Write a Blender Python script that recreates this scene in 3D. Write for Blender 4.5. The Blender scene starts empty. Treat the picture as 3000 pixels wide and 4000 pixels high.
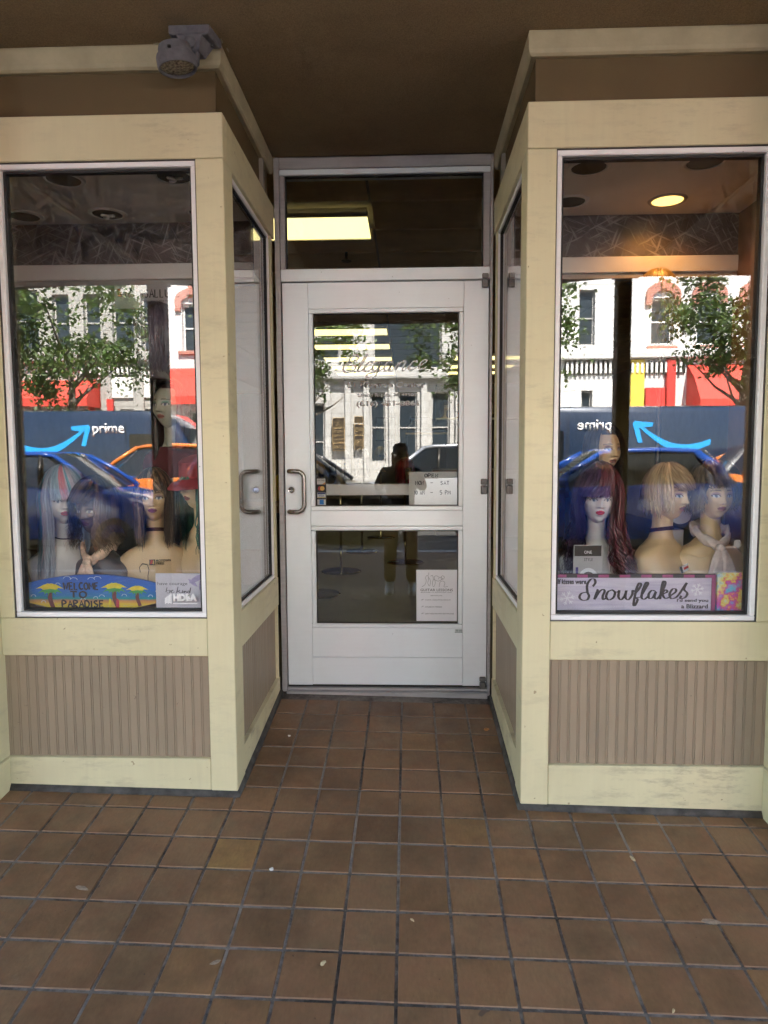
import bpy, bmesh, math, random
from mathutils import Vector, Matrix
random.seed(7)
R_ = math.radians
sc = bpy.context.scene
COL = sc.collection

# ------------------------------------------------------------------ camera
cam = bpy.data.cameras.new('camera'); cam_o = bpy.data.objects.new('camera', cam); COL.objects.link(cam_o)
cam.sensor_fit = 'HORIZONTAL'; cam.sensor_width = 36.0; cam.lens = 2702.5 / 3000 * 36
cam.clip_start = 0.02; cam.clip_end = 2000
RT = [[0.99937939, -0.00222681, -0.03515492], [0.03485799, -0.08124247, 0.99608463], [-0.00507417, -0.99669188, -0.08111442]]
m3 = Matrix(RT) @ Matrix(((1, 0, 0), (0, -1, 0), (0, 0, -1)))
cam_o.matrix_world = Matrix.Translation((0.0859, -2.5751, 1.3104)) @ m3.to_4x4()
sc.camera = cam_o
# ------------------------------------------------------------------ world, sun, exposure
SUN_EL, SUN_AZ = 54, 14           # the sun stands behind the shop, a little to the right
w = bpy.data.worlds.new('World'); sc.world = w; w.use_nodes = True
nt = w.node_tree; bgn = nt.nodes['Background']
sky = nt.nodes.new('ShaderNodeTexSky'); sky.sky_type = 'NISHITA'; sky.sun_disc = False
sky.sun_elevation = R_(SUN_EL); sky.sun_rotation = R_(SUN_AZ); sky.air_density = 1.2; sky.dust_density = 1.5
nt.links.new(sky.outputs[0], bgn.inputs[0]); bgn.inputs[1].default_value = 0.085
sl = bpy.data.lights.new('sun', 'SUN'); sl.energy = 5.0; sl.angle = R_(0.5); sl.color = (1, .95, .87)
so = bpy.data.objects.new('sun', sl); COL.objects.link(so)
sd = Vector((math.sin(R_(SUN_AZ)) * math.cos(R_(SUN_EL)), math.cos(R_(SUN_AZ)) * math.cos(R_(SUN_EL)), math.sin(R_(SUN_EL))))
so.rotation_euler = sd.to_track_quat('Z', 'Y').to_euler(); so.location = sd * 60
vs = sc.view_settings; vs.view_transform = 'Standard'; vs.look = 'None'; vs.exposure = 3.66; vs.gamma = 1; vs.use_curve_mapping = False
sc.render.engine = 'CYCLES'
cy = sc.cycles; cy.use_denoising = True; cy.max_bounces = 8; cy.diffuse_bounces = 4; cy.glossy_bounces = 5; cy.adaptive_threshold = .02; cy.adaptive_min_samples = 24
cy.transparent_max_bounces = 24; cy.caustics_reflective = False; cy.caustics_refractive = False; cy.sample_clamp_indirect = 6
try: cy.denoiser = 'OPENIMAGEDENOISE'
except Exception: pass

# ------------------------------------------------------------------ object helpers
ORG = {}
def tag(o, label=None, cat=None, group=None, kind=None):
    if label: o['label'] = label
    if cat: o['category'] = cat
    if group: o['group'] = group
    if kind: o['kind'] = kind
    return o
def thing(name, loc, label, cat, group=None):
    o = bpy.data.objects.new(name, None); o.empty_display_size = .05; COL.objects.link(o); o.location = loc
    ORG[o] = Vector(loc); return tag(o, label, cat, group)
def link(name, me, parent=None):
    o = bpy.data.objects.new(name, me); COL.objects.link(o)
    if parent is not None: o.parent = parent
    return o
def part(name, bm, mat, parent=None, smooth=False, loc=None):
    """one mesh object from a bmesh in world coordinates (local ones when the parent has no ORG)"""
    org = ORG.get(parent) if parent is not None else (Vector(loc) if loc is not None else None)
    if org is not None: bmesh.ops.translate(bm, verts=bm.verts[:], vec=-org)
    me = bpy.data.meshes.new(name)
    bmesh.ops.recalc_face_normals(bm, faces=bm.faces[:]) if not getattr(bm, 'keepn', False) else None
    bm.to_mesh(me); bm.free()
    for m in (mat if isinstance(mat, (list, tuple)) else [mat]): me.materials.append(m)
    if smooth: me.shade_smooth() if smooth is True else me.set_sharp_from_angle(angle=R_(smooth))
    if smooth and smooth is not True:
        for p in me.polygons: p.use_smooth = True
        me.set_sharp_from_angle(angle=R_(smooth))
    o = link(name, me, parent)
    if parent is not None and parent in ORG: ORG[o] = ORG[parent]
    elif parent is None and org is not None: o.location = org; ORG[o] = org
    return o
def nb(): return bmesh.new()
def box(bm, x0, x1, y0, y1, z0, z1, bev=0, seg=1):
    v = [bm.verts.new(p) for p in ((x0,y0,z0),(x1,y0,z0),(x1,y1,z0),(x0,y1,z0),(x0,y0,z1),(x1,y0,z1),(x1,y1,z1),(x0,y1,z1))]
    f = [bm.faces.new([v[i] for i in q]) for q in ((3,2,1,0),(4,5,6,7),(0,1,5,4),(1,2,6,5),(2,3,7,6),(3,0,4,7))]
    if bev:
        e = list({e for q in f for e in q.edges})
        bmesh.ops.bevel(bm, geom=e, offset=bev, segments=seg, profile=.6, affect='EDGES')
    return bm
def bx(*a, **k): return box(nb(), *a, **k)
def grid_loft(bm, rings, cap=True, closed=True):
    R = [[bm.verts.new(p) for p in r] for r in rings]
    n = len(rings[0])
    for a, b in zip(R, R[1:]):
        for i in range(n if closed else n - 1):
            j = (i + 1) % n
            try: bm.faces.new((a[i], a[j], b[j], b[i]))
            except ValueError: pass
    if cap and closed:
        for r in (R[0][::-1], R[-1]):
            try: bm.faces.new(r)
            except ValueError: pass
    return R
def tube(bm, pts, rad, n=10, cap=True):
    pts = [Vector(p) for p in pts]; rings = []
    up = Vector((0, 0, 1)); prev = None
    for i, p in enumerate(pts):
        t = (pts[min(i+1, len(pts)-1)] - pts[max(i-1, 0)]).normalized()
        a = prev if prev is not None else (up if abs(t.dot(up)) < .9 else Vector((1, 0, 0)))
        a = (a - t * a.dot(t)).normalized(); prev = a; b = t.cross(a)
        r = rad[i] if isinstance(rad, (list, tuple)) else rad
        rings.append([p + (a * math.cos(2*math.pi*k/n) + b * math.sin(2*math.pi*k/n)) * r for k in range(n)])
    grid_loft(bm, rings, cap); return bm
def lathe(bm, prof, n=24, mat=None, cap=False):
    """prof: (r, z) about local Z, then matrix mat"""
    mat = mat or Matrix()
    rings = [[mat @ Vector((max(r, 1e-4)*math.cos(2*math.pi*k/n), max(r, 1e-4)*math.sin(2*math.pi*k/n), z)) for k in range(n)] for r, z in prof]
    grid_loft(bm, rings, cap); return bm
def prism(bm, poly, mat, d):
    """poly in 2D -> extruded d along local z, through mat"""
    a = [bm.verts.new(mat @ Vector((p[0], p[1], 0))) for p in poly]; b = [bm.verts.new(mat @ Vector((p[0], p[1], d))) for p in poly]
    n = len(poly)
    bm.faces.new(a[::-1]); bm.faces.new(b)
    for i in range(n): bm.faces.new((a[i], a[(i+1)%n], b[(i+1)%n], b[i]))
    return bm
def FR(x, y, z): # frame whose local (x,y) is world (x,z), local +z comes out towards the street (-y)
    return Matrix(((1,0,0,x),(0,0,-1,y),(0,1,0,z),(0,0,0,1)))
def FB(x, y, z): # mirrored frame: reads right when looked at from the shop (+y side)
    return Matrix(((-1,0,0,x),(0,0,1,y),(0,1,0,z),(0,0,0,1)))
def sweep(bm, prof, path):
    """prof: (outward offset, z) closed polygon; path: xy points; outward is to the right of travel, mitred"""
    rings = []
    for i, p in enumerate(path):
        p = Vector(p); ds = []
        if i > 0: ds.append((p - Vector(path[i-1])).normalized())
        if i < len(path)-1: ds.append((Vector(path[i+1]) - p).normalized())
        ns = [Vector((d.y, -d.x)) for d in ds]
        nrm = sum(ns, Vector((0, 0))).normalized(); k = 1 / max(.2, nrm.dot(ns[0]))
        rings.append([(p.x + nrm.x*o*k, p.y + nrm.y*o*k, z) for o, z in prof])
    grid_loft(bm, rings); return bm
def copy_tree(o, parent=None):
    c = o.copy(); COL.objects.link(c)
    if parent is not None: c.parent = parent
    if o in ORG: ORG[c] = ORG[o]
    for ch in o.children: copy_tree(ch, c)
    return c

# ------------------------------------------------------------------ material helpers
class N:
    def __init__(s, name):
        s.m = bpy.data.materials.new(name); s.m.use_nodes = True; s.t = s.m.node_tree
        s.p = s.t.nodes['Principled BSDF']; s.out = s.t.nodes['Material Output']
    def n(s, typ, **k):
        x = s.t.nodes.new('ShaderNode' + typ)
        for a, b in k.items(): setattr(x, a, b)
        return x
    def l(s, a, b): s.t.links.new(a, b)
    def co(s, sc_=(1,1,1), kind='Object'):
        c = s.n('TexCoord'); mp = s.n('Mapping'); mp.inputs['Scale'].default_value = sc_; s.l(c.outputs[kind], mp.inputs[0]); return mp.outputs[0]
    def noise(s, scale, detail=4, rough=.55, vec=None, w=None):
        x = s.n('TexNoise'); x.inputs['Scale'].default_value = scale; x.inputs['Detail'].default_value = detail; x.inputs['Roughness'].default_value = rough
        if vec is not None: s.l(vec, x.inputs['Vector'])
        return x.outputs['Fac']
    def ramp(s, fac, stops):
        x = s.n('ValToRGB'); s.l(fac, x.inputs[0]); e = x.color_ramp.elements
        while len(e) < len(stops): e.new(.5)
        for k, (p, c) in enumerate(stops):
            e[k].position = p; e[k].color = (*c, 1) if isinstance(c, (tuple, list)) else (c, c, c, 1)
        return x.outputs[0]
    def mix(s, fac, a, b, mode='MIX'):
        x = s.n('Mix', data_type='RGBA', blend_type=mode)
        for sock, v in ((x.inputs[0], fac), (x.inputs[6], a), (x.inputs[7], b)):
            if hasattr(v, 'is_linked'): s.l(v, sock)
            else: sock.default_value = (*v, 1) if isinstance(v, (tuple, list)) and len(v) == 3 else v
        return x.outputs[2]
    def math(s, op, a, b=0.0, c=None):
        x = s.n('Math', operation=op)
        for sock, v in zip(x.inputs, (a, b) if c is None else (a, b, c)):
            if hasattr(v, 'is_linked'): s.l(v, sock)
            else: sock.default_value = v
        return x.outputs[0]
    def col(s, v):
        if hasattr(v, 'is_linked'): s.l(v, s.p.inputs['Base Color'])
        else: s.p.inputs['Base Color'].default_value = (*v, 1)
    def bump(s, h, strength=.3, dist=.002):
        b = s.n('Bump'); b.inputs['Strength'].default_value = strength; b.inputs['Distance'].default_value = dist
        s.l(h, b.inputs['Height']); s.l(b.outputs[0], s.p.inputs['Normal'])
    def set(s, **k):
        for a, v in k.items():
            i = s.p.inputs[a.replace('_', ' ')]
            if hasattr(v, 'is_linked'): s.l(v, i)
            else: i.default_value = v
        return s
def mat(name, col, rough=.5, metal=0, var=.12, scale=6, bump=0, bscale=120, spec=.5):
    a = N(name); v = a.co()
    f = a.noise(scale, 5, .6, v)
    c0 = tuple(max(0, x*(1-var)) for x in col); c1 = tuple(min(1, x*(1+var)) for x in col)
    a.col(a.ramp(f, [(.3, c0), (.7, c1)]))
    a.set(Roughness=rough, Metallic=metal); a.p.inputs['Specular IOR Level'].default_value = spec
    if bump: a.bump(a.noise(bscale, 3, .6, v), bump, .002)
    return a.m
def vmat(name, rough=.5, spec=.5, var=.08, coat=0, sheen=0):
    a = N(name); at = a.n('Attribute', attribute_name='col')
    f = a.noise(14, 4, .6, a.co()); a.col(a.mix(1.0, at.outputs['Color'], a.ramp(f, [(.3, 1-var), (.7, 1+var*.5)]), 'MULTIPLY'))
    a.set(Roughness=rough); a.p.inputs['Specular IOR Level'].default_value = spec; a.p.inputs['Coat Weight'].default_value = coat
    return a.m
def emit(name, col, s):
    a = N(name); a.col((.8, .8, .75)); a.p.inputs['Emission Color'].default_value = (*col, 1); a.p.inputs['Emission Strength'].default_value = s; a.m.cycles.emission_sampling = 'NONE'; return a.m
def glass(name, r0=.1, tint=(.93,.95,.95), wav=.0, wsc=2.5, dirt=.0):
    a = N(name); t = a.t; t.nodes.remove(a.p)
    lw = a.n('LayerWeight'); lw.inputs['Blend'].default_value = .5
    f5 = a.math('POWER', lw.outputs['Facing'], 5.0); fac = a.math('MULTIPLY_ADD', f5, 1-r0, r0)
    tr = a.n('BsdfTransparent'); tr.inputs[0].default_value = (*tint, 1)
    gl = a.n('BsdfGlossy'); gl.inputs['Roughness'].default_value = 0.0; gl.inputs['Color'].default_value = (1, 1, 1, 1)
    if wav:
        b = a.n('Bump'); b.inputs['Strength'].default_value = 1; b.inputs['Distance'].default_value = wav
        a.l(a.noise(wsc, 1.5, .4, a.co()), b.inputs['Height']); a.l(b.outputs[0], gl.inputs['Normal'])
    mx = a.n('MixShader'); a.l(fac, mx.inputs[0]); a.l(tr.outputs[0], mx.inputs[1]); a.l(gl.outputs[0], mx.inputs[2])
    res = mx.outputs[0]
    if dirt:
        df = a.n('BsdfDiffuse'); df.inputs[0].default_value = (.6, .6, .58, 1)
        v = a.co((1, 1, .35)); d = a.ramp(a.noise(9, 6, .7, v), [(.45, 0.0), (.8, 1.0)])
        m2 = a.n('MixShader'); a.l(a.math('MULTIPLY', d, dirt), m2.inputs[0]); a.l(res, m2.inputs[1]); a.l(df.outputs[0], m2.inputs[2]); res = m2.outputs[0]
    a.l(res, a.out.inputs[0]); return a.m

# ------------------------------------------------------------------ materials
def cream_mat(name='cream_paint', amt=1.0):
    a = N(name); v = a.co()
    base = a.ramp(a.noise(1.7, 5, .6, v), [(.3, (.585,.535,.335)), (.7, (.68,.63,.41))])
    br = a.noise(1, 4, .6, a.co((70, 70, 5))); base = a.mix(1, base, a.ramp(br, [(.3, .978), (.7, 1.015)]), 'MULTIPLY')      # brush marks
    v2 = a.co((6, 6, 22)); sm = a.ramp(a.noise(1.0, 8, .72, v2), [(.50, 0.0), (.70, 1.0)])                              # smeared grime
    big = a.ramp(a.noise(2.3, 3, .5, v), [(.38, 0.0), (.62, 1.0)])
    base = a.mix(a.math('MULTIPLY', a.math('MULTIPLY', sm, big), min(.9, .45*amt)), base, (.27,.235,.165))
    dr = a.ramp(a.noise(1.0, 5, .6, a.co((16, 16, 1.1))), [(.60, 0.0), (.78, 1.0)]); base = a.mix(a.math('MULTIPLY', dr, .22), base, (.36,.30,.19))   # run marks
    chips = a.ramp(a.noise(30, 4, .55, v), [(.715 - .01*amt, 0.0), (.74 - .01*amt, 1.0)]); base = a.mix(a.math('MULTIPLY', chips, .75), base, (.24,.17,.09))
    sc_ = a.ramp(a.noise(1.0, 3, .6, a.co((9, 9, 130))), [(.72, 0.0), (.76, 1.0)]); base = a.mix(a.math('MULTIPLY', a.math('MULTIPLY', sc_, big), .5), base, (.2,.18,.14))
    a.col(base); a.set(Roughness=a.ramp(a.noise(6, 5, .6, v), [(.3, .40), (.7, .62)])); a.bump(a.math('ADD', br, a.noise(40, 4, .6, v)), .14, .0025); return a.m
def tile_mat():
    a = N('quarry_tile'); v = a.co(); oi = a.n('ObjectInfo'); rnd = oi.outputs['Random']; gp = a.n('NewGeometry').outputs['Position']
    base = a.ramp(rnd, [(0, (.175,.100,.052)), (.3, (.220,.126,.062)), (.55, (.205,.124,.068)), (.8, (.235,.142,.074)), (.95, (.245,.136,.064)), (1, (.32,.19,.070))])
    add = a.n('VectorMath', operation='ADD'); a.l(v, add.inputs[0]); comb = a.n('CombineXYZ')       # per tile offset: no two tiles share their grain
    for k in range(3): a.l(a.math('MULTIPLY', rnd, 37.0 + 11*k), comb.inputs[k])
    a.l(comb.outputs[0], add.inputs[1]); vv = add.outputs[0]
    st = a.n('Mapping'); st.inputs['Scale'].default_value = (120, 40, 60); a.l(vv, st.inputs[0])
    base = a.mix(1, base, a.ramp(a.noise(1, 5, .7, st.outputs[0]), [(.25, .80), (.75, 1.18)]), 'MULTIPLY')
    base = a.mix(a.ramp(a.noise(11, 5, .65, vv), [(.35, 0.0), (.7, .55)]), base, (.27,.132,.070))                 # redder clouds in the clay
    base = a.mix(a.ramp(a.noise(7, 4, .6, vv), [(.5, 0.0), (.8, .5)]), base, (.14,.095,.050))
    stn = a.ramp(a.noise(1.9, 6, .68, gp), [(.44, 1.0), (.62, .62)]); base = a.mix(1, base, stn, 'MULTIPLY')        # foot-worn and stained patches over many tiles
    sp = a.ramp(a.noise(62, 3, .6, vv), [(.70, 0.0), (.77, 1.0)]); base = a.mix(a.math('MULTIPLY', sp, .7), base, (.045,.028,.02))
    gum = a.ramp(a.noise(9.5, 2, .4, gp), [(.77, 0.0), (.785, 1.0)]); base = a.mix(a.math('MULTIPLY', gum, .7), base, (.06,.05,.045))
    sc2 = a.ramp(a.noise(5.5, 8, .78, gp), [(.63, 0.0), (.76, 1.0)]); base = a.mix(a.math('MULTIPLY', sc2, .30), base, (.36,.29,.23))
    a.col(base); a.set(Roughness=a.ramp(a.noise(11, 4, .6, vv), [(.3, .46), (.7, .70)])); a.bump(a.noise(90, 4, .6, vv), .4, .0015); return a.m
def taupe_mat():
    a = N('taupe_paint'); v = a.co(); rnd = a.n('ObjectInfo').outputs['Random']; gp = a.n('NewGeometry').outputs['Position']
    base = a.ramp(a.noise(4, 5, .6, gp), [(.3, (.275,.216,.150)), (.7, (.305,.240,.166))]); base = a.mix(1, base, a.ramp(rnd, [(0, .93), (1, 1.06)]), 'MULTIPLY')
    st = a.ramp(a.noise(1, 6, .7, a.co((60, 60, 4))), [(.60, 0.0), (.78, 1.0)]); base = a.mix(a.math('MULTIPLY', st, .35), base, (.13,.10,.07))
    sp = a.ramp(a.noise(26, 4, .6, gp), [(.70, 0.0), (.74, 1.0)]); base = a.mix(a.math('MULTIPLY', sp, .7), base, (.08,.06,.045))
    a.col(base); a.set(Roughness=.48); a.bump(a.noise(120, 3, .6, gp), .15, .002); return a.m
def stucco_mat():
    a = N('brown_stucco'); v = a.co(); base = a.ramp(a.noise(2.2, 6, .65, v), [(.3, (.25,.178,.092)), (.7, (.305,.22,.118))])
    st = a.ramp(a.noise(1.3, 7, .7, v), [(.52, 0.0), (.66, 1.0)]); base = a.mix(a.math('MULTIPLY', st, .35), base, (.15,.10,.05))
    gr = a.noise(230, 3, .7, v); base = a.mix(1, base, a.ramp(gr, [(.3, .72), (.7, 1.25)]), 'MULTIPLY')
    a.col(base); a.set(Roughness=.85); a.bump(gr, .7, .004); return a.m
def grout_mat():
    a = N('grout'); v = a.co()
    c = a.ramp(a.math('MULTIPLY_ADD', a.noise(30, 4, .7, v), .35, a.math('MULTIPLY', a.noise(1.6, 4, .6, v), .65)), [(.36, (.030,.026,.022)), (.45, (.085,.074,.066)), (.52, (.17,.152,.138)), (.62, (.27,.245,.22))])
    a.col(c); a.set(Roughness=.9); a.bump(a.noise(150, 3, .6, v), .4, .003); return a.m
def alu_mat(name, col, rough, streak=.1, metal=.0, grime=.25):
    a = N(name); v = a.co((4, 4, 60)); base = a.ramp(a.noise(1, 5, .6, v), [(.3, tuple(x*(1-streak) for x in col)), (.7, tuple(min(1, x*(1+streak)) for x in col))])
    g = a.ramp(a.noise(4, 7, .7, a.co()), [(.5, 0.0), (.78, 1.0)]); base = a.mix(a.math('MULTIPLY', g, grime), base, tuple(x*.45 for x in col))
    sp = a.ramp(a.noise(45, 2, .5, a.co()), [(.76, 0.0), (.79, 1.0)]); base = a.mix(a.math('MULTIPLY', sp, .5), base, (.1,.1,.1))
    a.col(base); a.set(Roughness=rough, Metallic=metal); return a.m
MAT = dict(
    cream=cream_mat(), scuff=cream_mat('scuffed_cream_paint', 1.9), dispc=mat('display_ceiling_paint', (.78,.76,.74), .7, var=.06), tile=tile_mat(), grout=grout_mat(),
    taupe=taupe_mat(),
    brown=stucco_mat(),
    fasc=mat('fascia_brown', (.12,.08,.033), .75, var=.12, scale=3, bump=.3, bscale=170),
    crownp=mat('old_cream_paint', (.42,.37,.235), .6, var=.16, scale=7, bump=.4, bscale=90),
    alu=alu_mat('door_aluminium', (.87,.935,.96), .45, .012, .34, .10),
    alu2=alu_mat('frame_aluminium', (.46,.445,.445), .42, .1, .35, .35),
    whitealu=alu_mat('white_frame', (.84,.84,.85), .35, .03, 0, .12),
    gasket=mat('black_gasket', (.012,.012,.012), .6), caulk=mat('grey_caulk', (.06,.055,.05), .8, var=.6, scale=20),
    dark=mat('dark_metal', (.055,.05,.045), .4, metal=.7), steel=mat('brushed_steel', (.34,.325,.3), .27, metal=1, var=.06, scale=30),
    hinge=mat('hinge_metal', (.2,.195,.19), .42, metal=.7, var=.2, scale=30), chrome=mat('chrome', (.8,.8,.8), .08, metal=1, var=.02),
    lampgrey=mat('grey_lamp_paint', (.125,.122,.135), .7, var=.22, scale=40, bump=.5, bscale=300),
    wood=mat('brown_wood', (.17,.08,.03), .45, var=.25, scale=9), paper=mat('white_paper', (.8,.81,.84), .6, var=.03),
    ink=mat('black_ink', (.02,.018,.018), .5), wpaint=mat('white_paint', (.74,.73,.7), .5, var=.05),
    grey=mat('grey_paint', (.42,.405,.385), .6, var=.08), silver=mat('silver_letter', (.70,.70,.70), .4, metal=.1, var=.05),
    shop_g=glass('shop_glass', .066, (.985,.99,.985), .00010, 1.6, .02), door_g=glass('door_glass', .064, (.965,.975,.97), .00032, 2.6, .03),
    ret_g=glass('return_glass', .09, (.95,.96,.955), .00008, 2.0, .02),
)
# ================================================================== SETTING
def zf(x, y):
    if y < -1.9: return -.0192 - .0202*max(-3, min(3, x)) - .0922*1.9 + .02*(y + 1.9)
    return -.0192 - .0202*max(-3, min(3, x)) + .0922*y
CEIL = 2.785
PIT = .160; GX, GY = .0511, -.2551
# floor slab with grout, then tiles one by one
bm = nb(); xs = [-7, -3, -2, -1, 0, 1, 2, 3, 7]; ys = [-3.5, -3.0, -2.4, -1.9, -1.4, -.7, 0, .5, .975]
gv = [[bm.verts.new((x, y, zf(x, y) - .003)) for x in xs] for y in ys]
for a, b in zip(gv, gv[1:]):
    for i in range(len(xs)-1): bm.faces.new((a[i], a[i+1], b[i+1], b[i]))
floor = part('floor', bm, MAT['grout']); tag(floor, kind='structure'); ORG[floor] = Vector((0, 0, 0))
tb = bx(-.0756, .0756, -.0756, .0756, -.012, 0, bev=.0022)
tme = bpy.data.meshes.new('tile'); tb.to_mesh(tme); tb.free(); tme.materials.append(MAT['tile'])
rest = nb(); ntile = 0
for i in range(-44, 44):
    for j in range(-8, 21):
        x = GX + (i + .5)*PIT; y = GY - (j + .5)*PIT
        if y > .9 or y < -3.45 or abs(x) > 6.9: continue
        if y > .0 and not (-.68 < x < .60): continue
        rx = random.uniform(-.0035, .0035); ry = random.uniform(-.0035, .0035)
        z = zf(x, y) + random.uniform(-.0005, .0006)
        sl_y = (zf(x, y + .05) - zf(x, y - .05)) / .1; sl_x = (zf(x + .05, y) - zf(x - .05, y)) / .1
        near = -1.22 < y and abs(x) < (y + 2.575)*.585 + .22
        if near:
            o = link('tile', tme, floor); o.location = (x, y, z); o.rotation_euler = (math.atan(sl_y) + rx, -math.atan(sl_x) + ry, random.uniform(-.006, .006)); ntile += 1
        else:
            if abs(x) > 4.2: continue
            h = .0748; v = [rest.verts.new((x + a*h, y + b*h, z + a*h*sl_x + b*h*sl_y)) for a, b in ((-1,-1),(1,-1),(1,1),(-1,1))]
            rest.faces.new(v)
            w_ = [rest.verts.new(q.co + Vector((0, 0, -.01))) for q in v]
            for k in range(4): rest.faces.new((v[k], w_[k], w_[(k+1)%4], v[(k+1)%4]))
o = part('tile_field', rest, MAT['tile'], floor); tag(o, kind='stuff')
# soffit over the entrance, with its arched front edge
bm = bx(-7, 7, -3.36, .955, CEIL, CEIL + .3)
ceiling = part('ceiling', bm, MAT['brown']); tag(ceiling, kind='structure'); ORG[ceiling] = Vector((0, 0, 0))
bm = nb(); arch = []
for k in range(-60, 61):
    x = k*.115; ph = (x / 2.5 + .5) % 1.0; arch.append((x, 2.755 + .075*math.sin(math.pi*ph)**.7))
prism(bm, [(-6.9, 3.45)] + arch + [(6.9, 3.45)], FR(0, -3.36, 0), .16)
part('edge_beam', bm, MAT['brown'], ceiling)
for sx in (-1.97, 1.95):
    part('ceiling_batten', bx(sx - .03, sx + .03, -3.3, -.33, CEIL - .03, CEIL - .002, bev=.004), MAT['crownp'], ceiling)
bm = bx(-9, 9, -.1, 17, CEIL + .6, 13.0); box(bm, -9, 9, -3.1, -.1, CEIL + .31, CEIL + .6)  # storeys out of view, height set to keep sun off shop and near cars
ub = part('unseen_upper_building', bm, mat('upper_wall_stone', (.32,.29,.25), .8, bump=.3), loc=(0, 0, CEIL + .6)); tag(ub, 'unseen tan upper storeys of the shop building, height set to block the sun', 'building')

# posts that carry the soffit edge, behind the camera, seen in the windows
pmat = mat('dark_brown_post', (.10,.065,.035), .6, var=.2, scale=8)
for x_, w_, lab in ((1.84, .055, 'brown soffit post reflected as a dark upright in the snowflake window'), (-2.02, .07, 'brown soffit post reflected as a dark upright in the surfboard window')):
    T = thing('soffit_post', (x_, -3.22, zf(x_, -3.22)), lab, 'post', 'posts under the soffit edge'); z_ = zf(x_, -3.22)
    part('post_shaft', bx(x_ - w_, x_ + w_, -3.28, -3.16, z_ + .12, CEIL - .04, bev=.006), pmat, T)
    part('post_base', bx(x_ - w_ - .03, x_ + w_ + .03, -3.31, -3.13, z_ - .02, z_ + .1195, bev=.008), pmat, T)
    part('post_cap', bx(x_ - w_ - .02, x_ + w_ + .02, -3.30, -3.14, CEIL - .0395, CEIL - .002, bev=.006), MAT['crownp'], T)
# ================================================================== DISPLAY BAYS
def hplank(h):
    bm = nb()
    # beadboard profile across x: groove, bead, groove, flat ; y is depth (front face -y)
    prof = [(0, .002), (.0012, .003), (.0018, .0008), (.0045, .0), (.0070, .0008), (.0076, .003), (.0084, .003), (.0092, .0), (.0355, .0), (.036, .002)]
    a = [bm.verts.new((x, y, 0)) for x, y in prof]; b = [bm.verts.new((x, y, h)) for x, y in prof]
    a += [bm.verts.new((.036, .012, 0)), bm.verts.new((0, .012, 0))]; b += [bm.verts.new((.036, .012, h)), bm.verts.new((0, .012, h))]
    n = len(a)
    for i in range(n): bm.faces.new((a[i], a[(i+1)%n], b[(i+1)%n], b[i]))
    bm.faces.new(a[::-1]); bm.faces.new(b)
    bmesh.ops.recalc_face_normals(bm, faces=bm.faces[:])
    me = bpy.data.meshes.new('plank'); bm.to_mesh(me); bm.free(); me.materials.append(MAT['taupe']); return me
PLK = hplank(.48)
def strip(bm, pts, nrm, w=.016, h=.02):
    rings = []
    for (x, y), (nx, ny) in zip(pts, nrm):
        z = zf(x, y)
        rings.append([(x - nx*.02, y - ny*.02, z - .02), (x + nx*w, y + ny*w, z - .004), (x + nx*w*.6, y + ny*w*.6, z + h*.45), (x + nx*.003, y + ny*.003, z + h), (x - nx*.02, y - ny*.02, z + h)])
    grid_loft(bm, rings)
def frame4(bm, ax, a0, a1, z0, z1, w, d0, d1, bev=.002):
    """rectangular frame; ax 'x' spans a=x at depths y d0..d1, ax 'y' spans a=y at depths x d0..d1"""
    for q in ((a0, a1, z1 - w, z1), (a0, a1, z0, z0 + w), (a0, a0 + w, z0 + w, z1 - w), (a1 - w, a1, z0 + w, z1 - w)):
        if ax == 'x': box(bm, q[0], q[1], d0, d1, q[2], q[3], bev)
        else: box(bm, min(d0, d1), max(d0, d1), q[0], q[1], q[2], q[3], bev)
    return bm
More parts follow.
